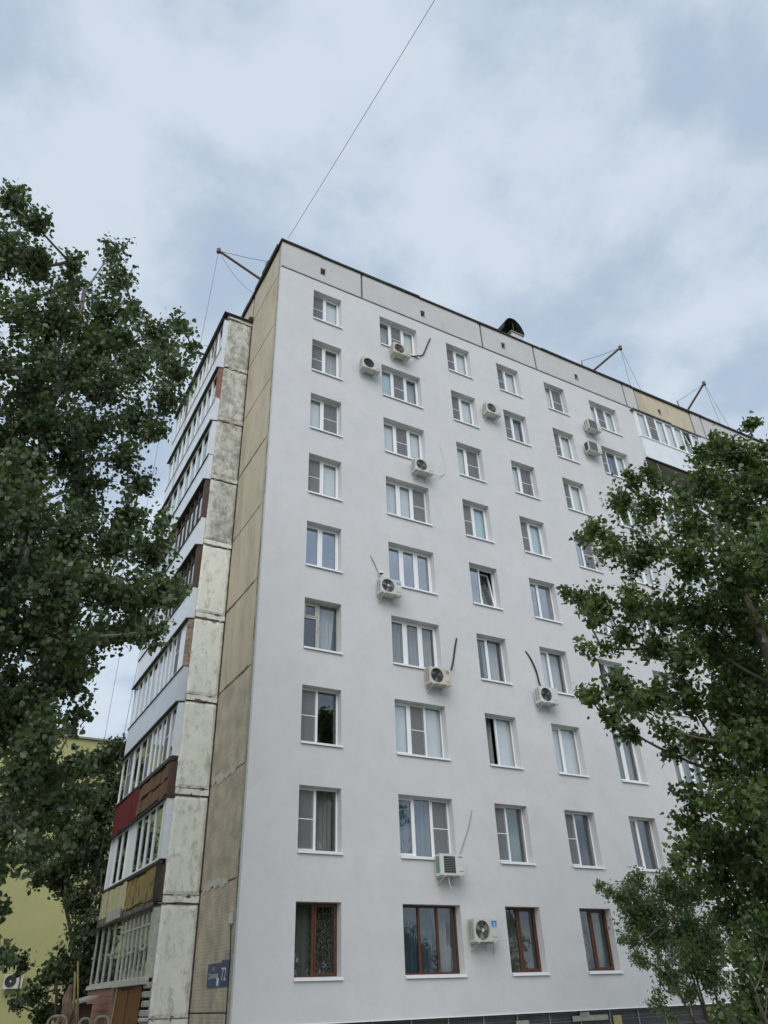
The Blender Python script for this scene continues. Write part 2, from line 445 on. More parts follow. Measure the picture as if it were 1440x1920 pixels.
class MB:
    def __init__(self, fr=WORLD):
        self.fr, self.v, self.f = fr, [], []

    def box(self, u0, u1, v0, v1, w0, w1):
        b = len(self.v)
        for (u, v, w) in ((u0, v0, w0), (u1, v0, w0), (u1, v1, w0), (u0, v1, w0),
                          (u0, v0, w1), (u1, v0, w1), (u1, v1, w1), (u0, v1, w1)):
            self.v.append(self.fr.P(u, v, w))
        for q in ((0, 1, 2, 3), (7, 6, 5, 4), (0, 4, 5, 1), (1, 5, 6, 2), (2, 6, 7, 3), (3, 7, 4, 0)):
            self.f.append(tuple(b + i for i in q))
        return self

    def poly(self, pts):
        b = len(self.v)
        self.v += [self.fr.P(*p) for p in pts]
        self.f.append(tuple(range(b, b + len(pts))))
        return self

    def rect_frame(self, u0, u1, v0, v1, t, w0, w1):
        self.box(u0, u0 + t, v0, v1, w0, w1)
        self.box(u1 - t, u1, v0, v1, w0, w1)
        self.box(u0 + t, u1 - t, v0, v0 + t, w0, w1)
        self.box(u0 + t, u1 - t, v1 - t, v1, w0, w1)
        return self

    def tube(self, pts, radii, n=6, cap=True):
        P = [self.fr.P(*p) for p in pts]
        if not hasattr(radii, '__len__'):
            radii = [radii] * len(P)
        rings = []
        prev = None
        for i, p in enumerate(P):
            d = (P[min(i + 1, len(P) - 1)] - P[max(i - 1, 0)])
            if d.length < 1e-9:
                d = Vector((0, 0, 1))
            d.normalize()
            a = prev if prev is not None else Vector((0.31, 0.27, 0.91))
            a = a - d * a.dot(d)
            if a.length < 1e-3:
                a = Vector((1, 0, 0)) - d * d.x
            a.normalize()
            prev = a
            c = d.cross(a)
            b = len(self.v)
            for k in range(n):
                t = 2 * math.pi * k / n
                self.v.append(p + (a * math.cos(t) + c * math.sin(t)) * radii[i])
            rings.append(b)
        for i in range(len(rings) - 1):
            for k in range(n):
                k2 = (k + 1) % n
                self.f.append((rings[i] + k, rings[i] + k2, rings[i + 1] + k2, rings[i + 1] + k))
        if cap:
            self.f.append(tuple(rings[0] + k for k in reversed(range(n))))
            self.f.append(tuple(rings[-1] + k for k in range(n)))
        return self

    def sheet(self, fn, nu, nv):
        """grid; fn(i/nu, j/nv) -> (u, v, w)"""
        b = len(self.v)
        for j in range(nv + 1):
            for i in range(nu + 1):
                self.v.append(self.fr.P(*fn(i / nu, j / nv)))
        for j in range(nv):
            for i in range(nu):
                a = b + j * (nu + 1) + i
                self.f.append((a, a + 1, a + nu + 2, a + nu + 1))
        return self

    def build(self, name, material, parent=None, smooth=False, bevel=0.0, normals=True):
        me = bpy.data.meshes.new(name)
        me.from_pydata([tuple(p) for p in self.v], [], self.f)
        if normals or bevel:
            bm = bmesh.new(); bm.from_mesh(me)
            bmesh.ops.recalc_face_normals(bm, faces=bm.faces)
            if bevel:
                bmesh.ops.bevel(bm, geom=bm.edges[:], offset=bevel, segments=1, affect='EDGES', clamp_overlap=True)
            bm.to_mesh(me); bm.free()
        if smooth:
            me.polygons.foreach_set("use_smooth", [True] * len(me.polygons))
        me.materials.append(MATS[material] if isinstance(material, str) else material)
        o = bpy.data.objects.new(name, me)
        COL.objects.link(o)
        if parent:
            o.parent = parent
            o.matrix_parent_inverse = Matrix.Translation(parent.matrix_world.translation).inverted() if False else Matrix.Identity(4)
        return o


def tag(o, label=None, cat=None, group=None, kind=None):
    if label: o["label"] = label
    if cat: o["category"] = cat
    if group: o["group"] = group
    if kind: o["kind"] = kind
    return o


def empty(name, loc=(0, 0, 0)):
    """things are built in world coordinates, so the empty's parts get its inverse offset"""
    o = bpy.data.objects.new(name, None)
    COL.objects.link(o)
    o.location = loc
    o.empty_display_size = 0.3
    return o


def settle(root):
    """keep world-coordinate parts in place although the root empty stands at the thing's base"""
    inv = Matrix.Translation(-Vector(root.location))
    for c in root.children:
        c.matrix_parent_inverse = inv


# ================================================================== GROUND
g = MB()
g.sheet(lambda a, b: (-200 + 400 * a, 0.0, -200 + 400 * b), 40, 40)
tag(g.build("ground", "ground_soil"), kind="structure")
b_ = MB(); b_.box(-1.0, 44.5, -0.05, 0.04, -1.0, -0.02)
tag(b_.build("pavement", "curb_conc"), kind="structure")
b_ = MB(); b_.box(-60, 60, -0.05, 0.02, -24.5, -17.0)
tag(b_.build("road", "asphalt"), kind="structure")
for yy in (-24.65, -17.0):
    b_ = MB(); b_.box(-60, 60, -0.05, 0.13, yy, yy + 0.15)
    tag(b_.build("kerb", "curb_conc", bevel=0.01), kind="structure")

# ================================================================== APARTMENT BUILDING
BL = 43.5            # length
BD = 12.0            # depth
ZI = 1.19            # underside of the insulation
ZS = 26.77           # seam under the attic band
ZR = 28.34           # roof edge
HGT = 1.617
bld = empty("apartment_building")
tag(bld, "nine storey panel apartment building with smooth pale grey facade and beige end wall", "building")

cols = [(1.468, 2.727, 2), (4.537, 6.382, 3), (7.916, 9.165, 2), (10.676, 11.935, 2), (13.473, 14.719, 2), (16.311, 18.117, 3)]
cols += [(BL - b, BL - a, n) for a, b, n in reversed(cols)]
LG0, LG1 = 19.42, 24.08          # recessed loggia column
openings = []
for k in range(1, 10):
    z0 = 2.1 + 2.8 * (k - 1)
    for ci, (a, b, n) in enumerate(cols):
        openings.append((a, b, z0, z0 + HGT))
openings.append((LG0, LG1, ZI + 0.02, ZS - 0.1))


def wall_with_holes(fr, u0, u1, v0, v1, holes, depth, w=0.0):
    us = sorted({u0, u1} | {h[0] for h in holes} | {h[1] for h in holes})
    vs = sorted({v0, v1} | {h[2] for h in holes} | {h[3] for h in holes})
    mb = MB(fr)
    idx = {}

    def vid(u, v, ww):
        key = (round(u, 4), round(v, 4), ww)
        if key not in idx:
            idx[key] = len(mb.v); mb.v.append(fr.P(u, v, ww))
        return idx[key]
    for i in range(len(us) - 1):
        for j in range(len(vs) - 1):
            cu, cv = (us[i] + us[i + 1]) / 2, (vs[j] + vs[j + 1]) / 2
            if any(h[0] < cu < h[1] and h[2] < cv < h[3] for h in holes):
                continue
            mb.f.append((vid(us[i], vs[j], w), vid(us[i + 1], vs[j], w), vid(us[i + 1], vs[j + 1], w), vid(us[i], vs[j + 1], w)))
    for (a, b, c, d) in holes:
        for (p, q) in (((a, c), (b, c)), ((b, c), (b, d)), ((b, d), (a, d)), ((a, d), (a, c))):
            mb.f.append((vid(*p, w), vid(*q, w), vid(*q, w - depth), vid(*p, w - depth)))
    # outer rim back to the wall
    for (p, q) in (((u0, v0), (u1, v0)), ((u1, v0), (u1, v1)), ((u1, v1), (u0, v1)), ((u0, v1), (u0, v0))):
        k = len(mb.v)
        mb.v += [fr.P(*p, w), fr.P(*q, w), fr.P(*q, w - 0.14), fr.P(*p, w - 0.14)]
        mb.f.append((k, k + 1, k + 2, k + 3))
    return mb


wall_with_holes(FRONT, 0.0, BL, ZI, ZS - 0.03, openings, 0.40).build("front_wall", "plaster", bld)
# drip edge under the insulation
MB(FRONT).box(0.0, BL, ZI - 0.03, ZI - 0.001, -0.12, 0.012).build("drip_edge", "sill", bld)
# thin dark strip standing proud along the seam under the attic band
for (a, b) in ((0.0, 19.36), (24.14, BL)):
    MB(FRONT).box(a, b, ZS - 0.029, ZS + 0.02, -0.1, 0.028).build("seam_strip", "flash", bld)
# attic band: panels with recessed joints
joints = [0.0, 3.72, 10.05, 13.22, 19.15, 20.0, 24.2, 25.05, 30.28, 33.45, 39.78, BL]
vent_px = [(606, 509), (793, 588), (944, 648), (1081, 707), (1238, 772)]
vents = [hit(px, py, 1, 0) for px, py in vent_px]
vents = [(p[0], p[2]) for p in vents] + [(31.9, 27.55), (36.0, 27.55)]
for i in range(len(joints) - 1):
    a, b = joints[i] + (0.0 if i == 0 else 0.05), joints[i + 1] - (0.0 if i == len(joints) - 2 else 0.05)
    hs = [(x - 0.14, x + 0.14, z - 0.22, z + 0.22) for x, z in vents if a < x < b]
    beige = abs(joints[i] - 20.0) < 0.01
    dw = -0.02 if not beige else -0.045
    wall_with_holes(FRONT, a, b, ZS + 0.021, ZR, hs, 0.3, dw).build("attic_panel", "beige_panel" if beige else "attic_plaster", bld)
    for (p, q, r_, s_) in hs:
        MB(FRONT).rect_frame(p, q, r_, s_, 0.025, -0.06, dw - 0.003 + 0.012).build("vent_frame", "attic_plaster", bld)
for x in joints[1:-1]:
    MB(FRONT).box(x - 0.06, x + 0.06, ZS + 0.022, ZR - 0.002, -0.14, -0.06).build("joint_filler", "flash", bld)
MB(WORLD).box(0.16, BL - 0.1, ZS + 0.03, ZR - 0.21, 0.6, 0.7).build("attic_backing", "roof_felt", bld)
# roof slab and the felt edge that overhangs it
MB(WORLD).box(0.12, BL - 0.12, ZR - 0.2, ZR + 0.03, 0.36, BD - 0.1).build("roof_slab", "roof_felt", bld)
x = -0.08
while x < BL:
    ln = random.uniform(1.2, 3.2); e = min(x + ln, BL + 0.08)
    h0, h1 = random.uniform(-0.02, 0.02), random.uniform(-0.02, 0.02)
    MB(FRONT.bent(lambda u, v, w, x=x, e=e, h0=h0, h1=h1: (u, v + h0 + (h1 - h0) * (u - x) / (e - x), w))).box(
        x, e - 0.006, ZR + 0.004, ZR + random.uniform(0.085, 0.13), -0.4, 0.05 + random.uniform(-0.012, 0.03)).build("roof_edge", "roof_felt", bld)
    x = e
y = 0.42
while y < BD:
    ln = random.uniform(0.35, 1.0); e = min(y + ln, BD)
    hh = random.uniform(-0.05, 0.03)
    MB(LEFT).box(y, e - 0.005, ZR + 0.006 + hh, ZR + 0.24 + random.uniform(-0.05, 0.06), -0.35, 0.07 + random.uniform(-0.02, 0.04)).build("roof_edge", "roof_felt", bld)
    y = e
# plinth
MB(WORLD).box(0.1, BL - 0.1, -0.3, ZI - 0.031, 0.125, 0.4).build("plinth", "plinth_tile", bld)
MB(WORLD).box(0.05, 0.099, -0.3, ZI - 0.05, 0.13, BD).build("plinth_end", "concrete", bld)
# reinforcing mesh hung over the plinth
mw = MB(WORLD)
for z in np.arange(0.12, ZI - 0.06, 0.2):
    mw.box(0.2, BL - 0.2, z, z + 0.008, 0.108, 0.116)
for x in np.arange(0.3, BL - 0.2, 1.1):
    mw.box(x, x + 0.035, 0.02, ZI - 0.032, 0.095, 0.107)
mw.build("plinth_lath", "mesh_wire", bld)
for (x, z, w_, h_, mt) in ((8.15, 0.93, 0.42, 0.16, "curb_conc"), (10.55, 0.98, 1.3, 0.13, "curb_conc"), (10.35, 1.08, 0.35, 0.12, "curb_conc"),
                           (11.55, 0.84, 0.3, 0.34, "bamboo"), (15.4, 0.9, 0.5, 0.2, "curb_conc")):
    MB(WORLD).box(x - w_ / 2, x + w_ / 2, z - h_ / 2, z + h_ / 2, 0.05, 0.094).build("plinth_patch", mt, bld, bevel=0.008)
# back and far end, storey slabs, rooms
MB(WORLD).box(0.1, BL - 0.05, 0, ZR - 0.21, BD - 0.3, BD).build("rear_wall", "beige_panel", bld)
MB(WORLD).box(BL - 0.3, BL - 0.04, 0, ZR - 0.21, 0.45, BD - 0.301).build("far_end_wall", "beige_panel", bld)
for k in range(0, 10):
    z = 1.15 + 2.8 * k
    s = MB(WORLD)
    for (a, b) in ((0.32, LG0 - 0.16), (LG1 + 0.16, BL - 0.31)):
        s.box(a, b, z + 0.02, z + 0.18, 0.401, BD - 0.301)
    s.box(LG0 - 0.16, LG1 + 0.16, z + 0.02, z + 0.18, 1.5, BD - 0.301)
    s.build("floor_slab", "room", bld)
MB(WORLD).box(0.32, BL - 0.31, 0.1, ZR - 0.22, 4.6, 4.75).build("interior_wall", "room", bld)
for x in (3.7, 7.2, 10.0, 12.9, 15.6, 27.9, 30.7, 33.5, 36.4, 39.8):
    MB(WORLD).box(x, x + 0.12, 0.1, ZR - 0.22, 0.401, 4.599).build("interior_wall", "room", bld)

# ------------------------------------------------------------------ windows
CURT = {'W': "sheer", 'X': "lace", 'L': "cloth_blue", 'E': "cloth_green", 'G': "cloth_grey", 'R': "sheer",
        'B': "blind_beige", 'P': "blind_white", 'C': "blind_cyan"}


def curtain(fr, u0, u1, v0, v1, w, code, parent):
    if code in 'BPC':
        MB(fr).box(u0, u1, v0, v1, w - 0.004, w).build("roller_blind", CURT[code], parent)
        return
    amp, per, ph = random.uniform(0.018, 0.035), random.uniform(0.10, 0.17), random.random() * 6
    n = max(8, int((u1 - u0) / per * 6))
    if code == 'R':       # drawn aside, gathered towards the bottom right
        def fn(a, b):
            sh = (1 - b) ** 1.3
            u = u0 + (u1 - u0) * (a * (1 - 0.62 * sh) + 0.42 * sh)
            return (u, v0 + (v1 - v0) * b, w + 0.03 * math.sin(a * 22 + ph))
    else:
        def fn(a, b):
            u = u0 + (u1 - u0) * a
            return (u, v0 + (v1 - v0) * b, w + amp * math.sin(u / per * 6.28 + ph + 0.5 * math.sin(b * 3)))
    MB(fr).sheet(fn, n, 6).build("curtain", CURT[code], parent, smooth=True, normals=False)


def window(fr, u0, u1, v0, v1, spec, style="pvc", wf=-0.25, parent=None, sill=True, glass=None, wts=None, depth=0.065):
    """spec: list of two-character codes, pane kind + what hangs behind it"""
    fm = {"pvc": "pvc", "old": "pvc_old", "wood": "wood_frame", "dark": "dark_wood"}[style]
    n = len(spec)
    t = 0.045
    inner0, inner1 = u0 + t, u1 - t
    wts = wts or [1] * n
    tot = sum(wts)
    edges = [inner0]
    for q in wts:
        edges.append(edges[-1] + (inner1 - inner0) * q / tot)
    mb = MB(fr)
    mb.rect_frame(u0 + 0.003, u1 - 0.003, v0 + 0.003, v1 - 0.003, t, wf - depth, wf)
    mt = 0.03 if style in ("pvc", "dark") else 0.035
    for e in edges[1:-1]:
        mb.box(e - mt, e + mt, v0 + t + 0.003, v1 - t - 0.003, wf - depth + 0.002, wf - 0.002)
    win = mb.build("window", fm, parent)
    for i, code in enumerate(spec):
        a = edges[i] + (mt if i else 0.003); b = edges[i + 1] - (mt if i < n - 1 else 0.003)
        c, d = v0 + t + 0.004, v1 - t - 0.004
        kind, beh = code[0], code[1]
        f2 = fr
        st = 0.05 if style != "wood" else 0.042
        if kind == 't':
            f2 = fr.bent(lambda u, v, w, c=c: (u, v, w - (v - c) * 0.17))
        elif kind == 'o':
            an = R(70)
            f2 = fr.bent(lambda u, v, w, a=a: (a + (u - a) * math.cos(an) - 0.0, v, w - (u - a) * math.sin(an)))
        elif kind == 'a':
            an = R(14)
            f2 = fr.bent(lambda u, v, w, a=a, b=b: (b - (b - u) * math.cos(an), v, w - (b - u) * math.sin(an)))
        gm = glass or ("glass_film" if beh == 'S' else "glass_old" if style == "wood" else "glass")
        if kind != 'f':      # fixed panes have no sash of their own
            MB(f2).rect_frame(a + 0.004, b - 0.004, c, d, st, wf - depth + 0.004, wf + (0.012 if kind not in 'n' else -0.01)).build("sash", fm, win)
            MB(f2).rect_frame(a + 0.004 + st, b - 0.004 - st, c + st, d - st, 0.008, wf - 0.03, wf - 0.021).build("gasket", "gasket", win)
            ga, gb, gc, gd = a + st + 0.004, b - st - 0.004, c + st, d - st
        else:
            MB(f2).rect_frame(a, b, c, d, 0.009, wf - 0.03, wf - 0.021).build("gasket", "gasket", win)
            ga, gb, gc, gd = a, b, c, d
        MB(f2).box(ga, gb, gc, gd, wf - 0.034, wf - 0.0305).build("pane", gm, win)
        if kind == 'n':
            mz = (c + d) / 2
            MB(fr).box(a + 0.01, b - 0.01, c + 0.01, d - 0.01, wf + 0.010, wf + 0.0115).build("mosquito_net", "net", win)
            mf = MB(fr).rect_frame(a, b, c, d, 0.02, wf + 0.0, wf + 0.018)
            mf.box(a + 0.02, b - 0.02, mz - 0.011, mz + 0.011, wf + 0.001, wf + 0.017)
            mf.build("net_frame", fm, win)
        if kind == 'v':      # old casement with a small vent light above
            vz = c + (d - c) * 0.68
            MB(fr).box(ga, gb, vz - 0.03, vz + 0.03, wf - 0.055, wf + 0.008).build("transom", fm, win)
            MB(fr).rect_frame(ga + 0.004, gb - 0.004, vz + 0.034, gd - 0.004, 0.035, wf - 0.028, wf + 0.02).build("vent_sash", fm, win)
        if beh not in 'DS ':
            off = wf - 0.105 if beh in 'BPC' else wf - 0.27
            if beh in 'BPC':
                curtain(fr, ga - 0.015, gb + 0.015, gc - 0.01, gd + 0.015, off, beh, win)
            else:
                curtain(fr, (edges[i] - 0.02), (edges[i + 1] + 0.02), v0 - 0.12, v1 + 0.16, off, beh, win)
    if sill:
        s = MB(fr.bent(lambda u, v, w: (u, v - max(0, w + 0.25) * 0.10, w)))
        s.box(u0 - 0.012, u1 + 0.03, v0 - 0.002, v0 + 0.012, wf - 0.02, 0.06)
        s.box(u0 - 0.012, u1 + 0.03, v0 - 0.045, v0 - 0.003, 0.05, 0.06)
        s.build("sill", "sill", win)
    return win


SPEC = {
    (0, 9): "nD gP", (0, 8): "nG gW", (0, 7): "gP nG", (0, 6): "nB gP", (0, 5): "gS gS", (0, 4): "vD fR", (0, 3): "nG fD", (0, 2): "nD fG", (0, 1): "fG gX",
    (1, 9): "gW nD gP", (1, 8): "gC nG gW", (1, 7): "gP nG gP", (1, 6): "gP gP nB", (1, 5): "gS gS gS", (1, 4): "gG gG gG", (1, 3): "gP nG fP",  # fourth floor: grey curtains stand in for sky reflected in the panes
    (1, 2): "gL fL nG", (1, 1): "fL fL fR",
    (2, 9): "nD gP", (2, 8): "nG gP", (2, 7): "gP nG", (2, 6): "nB gC", (2, 5): "fS tD", (2, 4): "gD fW", (2, 3): "oG fP", (2, 2): "nG fE", (2, 1): "fG gG",
    (3, 9): "nG gP", (3, 8): "nG gW", (3, 7): "gP nG", (3, 6): "nB gC", (3, 5): "gS fS", (3, 4): "gP fW", (3, 3): "aP fP", (3, 2): "nX fD", (3, 1): "fX gR",
    (4, 9): "fP nG", (4, 8): "nD gP", (4, 7): "nD gP", (4, 6): "fS nG", (4, 5): "nG gP", (4, 4): "oG gR", (4, 3): "gE gG", (4, 2): "gD fD", (4, 1): "gG gG",
    (5, 9): "gP nG gP", (5, 8): "nG fL gP", (5, 3): "gG gG gE",
}
kinds2 = ["gP nG", "nG gP", "nD gW", "gP gP", "gW nD", "gD gG"]
kinds3 = ["gP nG gP", "gW gW nG", "nD gP gP", "gG gG gP"]
for ci, (a, b, n) in enumerate(cols):
    for k in range(1, 10):
        z0 = 2.1 + 2.8 * (k - 1)
        sp = SPEC.get((ci, k)) or random.choice(kinds2 if n == 2 else kinds3)
        st = "pvc"
        if k == 1 and ci < 4: st = "wood"
        if (ci, k) == (0, 4): st = "old"
        wts = None
        if n == 2: wts = [1.0, 1.16] if ci == 0 else [1.0, 1.15]
        window(FRONT, a, b, z0, z0 + HGT, sp.split(), st, parent=bld, wts=wts)

# ------------------------------------------------------------------ beige end wall panels
zj = [1.1] + [1.45 + 2.8 * i for i in range(10)] + [ZR]
for i in range(len(zj) - 1):
    z0, z1 = zj[i] + 0.016, zj[i + 1] - 0.016
    if z1 - z0 < 0.25: z1 = z0 + 0.3
    if zj[i] < 9.0:
        mt = "facing_tile"
    else:
        mt = "beige_panel"
    for (a, b) in ((0.625, 3.285), (3.46, 7.0), (7.03, 11.98)):
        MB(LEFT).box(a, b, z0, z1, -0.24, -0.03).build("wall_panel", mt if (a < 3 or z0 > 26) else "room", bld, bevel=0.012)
    MB(LEFT).box(0.385, 0.605, z0, z1, -0.24, -0.035 + 0.004 * (i % 2)).build("corner_panel", "facing_tile" if mt == "facing_tile" else "beige_panel", bld, bevel=0.008)
MB(LEFT).box(0.29, BD - 0.02, 1.1, ZR - 0.22, -0.30, -0.065).build("joint_filler", "joint_mortar", bld)


def ragged(fr, u0, u1, v0, v1, w, amp, mtl, name, n=40, seed=0, thick=0.02, slope=0.0):
    """strip of mortar with uneven upper and lower edges"""
    mb = MB(fr)
    pts = []
    for i in range(n + 1):
        u = u0 + (u1 - u0) * i / n
        lo = v0 + amp * mnoise.noise((u * 3.1, seed, 0.3)) + 0.5 * amp * mnoise.noise((u * 11, seed, 7.3))
        hi = v1 + amp * mnoise.noise((u * 2.7, seed, 4.3)) + 0.5 * amp * mnoise.noise((u * 13, seed, 9.1))
        if hi < lo + 0.004: hi = lo + 0.004
        pts.append((u, lo, hi))
    for i in range(n):
        a, b = pts[i], pts[i + 1]
        k = len(mb.v)
        for ww in (w, w + thick):
            mb.v += [fr.P(a[0], a[1], ww), fr.P(b[0], b[1], ww), fr.P(b[0], b[2], ww), fr.P(a[0], a[2], ww)]
        mb.f += [(k, k + 1, k + 2, k + 3), (k + 7, k + 6, k + 5, k + 4), (k, k + 4, k + 5, k + 1), (k + 3, k + 2, k + 6, k + 7)]
    return mb.build(name, mtl, bld, normals=True)


for i, z in enumerate(zj[1:-1]):
    tilt = random.uniform(-0.015, 0.015)
    if i in (0, 1, 2):
        if i > 0:
            ragged(LEFT, 1.0, 3.1, z - 0.06, z + 0.13, -0.0285, 0.12, "smear", "mortar_smear", seed=i * 3.7, thick=0.012)
    elif i in (3, 4, 6):
        ragged(LEFT, 0.66, 3.28, z - 0.03, z + 0.04, -0.034, 0.05, "joint_mortar", "mortar_smear", seed=i * 5.1, thick=0.012)
    else:
        ragged(LEFT, 0.63, 3.28, z - 0.018, z + 0.018, -0.036, 0.012, "joint_mortar", "mortar_smear", seed=i * 2.9, thick=0.01)
# raw strip at the corner between insulation and panels
MB(LEFT).box(0.135, 0.365, 1.0, ZR - 0.003, -0.3, -0.012).build("corner_strip", "edge_mortar", bld, bevel=0.01)
for i in range(14):
    z = random.uniform(2.0, 27)
    ln = random.uniform(0.3, 1.6)
    u = random.choice([0.17, 0.24, 0.31])
    MB(LEFT).box(u, u + random.uniform(0.012, 0.03), z, z + ln, -0.011, -0.006).build("crack", "gasket", bld)

# ------------------------------------------------------------------ loggia stack on the end wall
WX = 1.00        # flank depth
for k in range(1, 10):
    zb = 1.15 + 2.8 * (k - 1)
    mtl = "flank_worn" if k >= 6 else "flank_paint"
    # flank panel with uneven surface
    nx, nz = 12, 28
    for (yy, vis) in ((3.3, True), (10.6, False)):
        z0, z1 = zb + 0.215, zb + 2.775
        mb = MB(FR((0, yy, 0), (1, 0, 0), (0, -1, 0)))

        def fn(a, b, z0=z0, z1=z1, k=k):
            u = -WX + (WX - 0.004) * a
            v = z0 + (z1 - z0) * b
            e = min(a, 1 - a, b * 2.5, (1 - b) * 2.5)
            w = 0.010 * mnoise.noise((u * 2.3, v * 2.1, k)) + 0.006 * mnoise.noise((u * 9, v * 9, k))
            if e < 0.05:
                w -= 0.02 + 0.02 * mnoise.noise((u * 6, v * 6, 3.0))
            if e < 1e-6:
                ju = 0.02 * mnoise.noise((u * 8, v * 5, 11.0 + k))
                if b in (0, 1): v += ju * 1.2 * (1 if b == 0 else -1)
                w -= 0.01
            return (u, v, w)
        mb.sheet(fn, nx, nz)
        mb.box(-WX, -0.004, z0 + 0.02, z1 - 0.02, -0.16, -0.05)
        mb.build("flank_panel", mtl, bld)
    # slab whose end shows between the panels
    ragged(FLANK, -WX + 0.01, -0.006, zb + 0.025, zb + 0.19, -0.010, 0.016, "flank_paint" if k < 7 else "flank_worn", "slab_edge", n=30, seed=k * 1.7, thick=0.02)
    MB(WORLD).box(-WX, 0.02, zb + 0.03, zb + 0.19, 3.325, 10.7).build("loggia_slab", "concrete", bld)
    MB(FLANK).box(-WX + 0.015, -0.008, zb - 0.03, zb + 0.225, -0.1, -0.026).build("joint_filler", "joint_mortar", bld)
    if k < 9:
        ragged(FLANK, -WX + 0.02, -0.25, zb - 0.012 + 2.8, zb + 2.8 + 0.01, -0.006, 0.055, "joint_mortar", "crumbled_joint", n=26, seed=k * 4.3, thick=0.012)
    for q in range(5):
        cu_, cv_ = -random.uniform(0.12, 0.9), zb + random.choice([-0.03, 0.03, 0.19, 0.22]) + random.uniform(-0.03, 0.03)
        ru_, rv_ = random.uniform(0.03, 0.13), random.uniform(0.015, 0.06)
        pts_ = []
        for t_ in range(11):
            a_ = 6.283 * t_ / 11; k_ = random.uniform(0.5, 1.25)
            pts_.append((min(max(cu_ + ru_ * k_ * math.cos(a_), -WX + 0.02), -0.02), cv_ + rv_ * k_ * math.sin(a_), 0.016 + 0.002 * q))
        MB(FLANK).poly(pts_).build("spalled_patch", random.choice(["joint_mortar", "smear", "old_spall"]), bld, normals=False)
    MB(WORLD).box(-1.0, 0.02, zb + 0.191, zb + 2.82, 7.0, 7.06).build("divider_wall", "flank_paint", bld)
# cap over the top loggia
z = 1.15 + 2.8 * 9
MB(WORLD).box(-1.06, 0.02, z + 0.03, z + 0.2, 3.3, 10.7).build("loggia_slab", "flank_worn", bld)
MB(WORLD).box(-1.26, 0.1, z + 0.2, z + 0.27, 3.2, 10.8).build("loggia_cap", "roof_felt", bld, bevel=0.01)
MB(WORLD).box(-0.16, 0.05, z + 0.27, z + 0.52, 3.18, 3.5).build("cap_rubble", "roof_felt", bld, bevel=0.04)
MB(FLANK).box(-0.98, -0.5, z + 0.06, z + 0.12, 0.0, 0.03).build("slab_lip", "flank_paint", bld, bevel=0.006)


def ribbed(fr, u0, u1, v0, v1, w, per, amp, mtl, name, parent, jit=0.0):
    pts = []
    u = u0
    st = 0
    while u < u1:
        pts.append((u, w + (amp if st in (1, 2) else 0.0)))
        u += per * (0.2 if st in (0, 2) else 0.3)
        st = (st + 1) % 4
    pts.append((u1, w))
    mb = MB(fr)
    for (a, b) in zip(pts[:-1], pts[1:]):
        mb.poly([(a[0], v0, a[1]), (b[0], v0, b[1]), (b[0], v1, b[1]), (a[0], v1, a[1])])
    mb.box(u0, u1, v0 + 0.002, v1 - 0.002, w - 0.05, w - 0.004)
    return mb.build(name, mtl, parent, normals=False)


def planks(fr, u0, u1, v0, v1, w, n, mtl, parent, rows=1, name="plank", tilt=0.02, dep=0.03, seed=0):
    rr = random.Random(seed)
    du = (u1 - u0) / n
    for r_ in range(rows):
        a0 = v0 + (v1 - v0) * r_ / rows; a1 = v0 + (v1 - v0) * (r_ + 1) / rows
        for i in range(n):
            t0 = rr.uniform(-tilt, tilt); ww = w + rr.uniform(-0.008, 0.03)
            lo = a0 + rr.uniform(-0.01, 0.06); hi = a1 + rr.uniform(-0.07, 0.02)
            f2 = fr.bent(lambda u, v, q, t0=t0, lo=lo: (u + t0 * (v - lo), v, q + (0.03 * (a1 - v) if rows > 1 else 0)))
            MB(f2).box(u0 + i * du + 0.012, u0 + (i + 1) * du - 0.02, lo, hi, ww, ww + dep).build(name, mtl, parent)


NEAR, FAR = (3.36, 7.02), (7.05, 10.74)
WL = 1.16   # plane of the loggia fronts


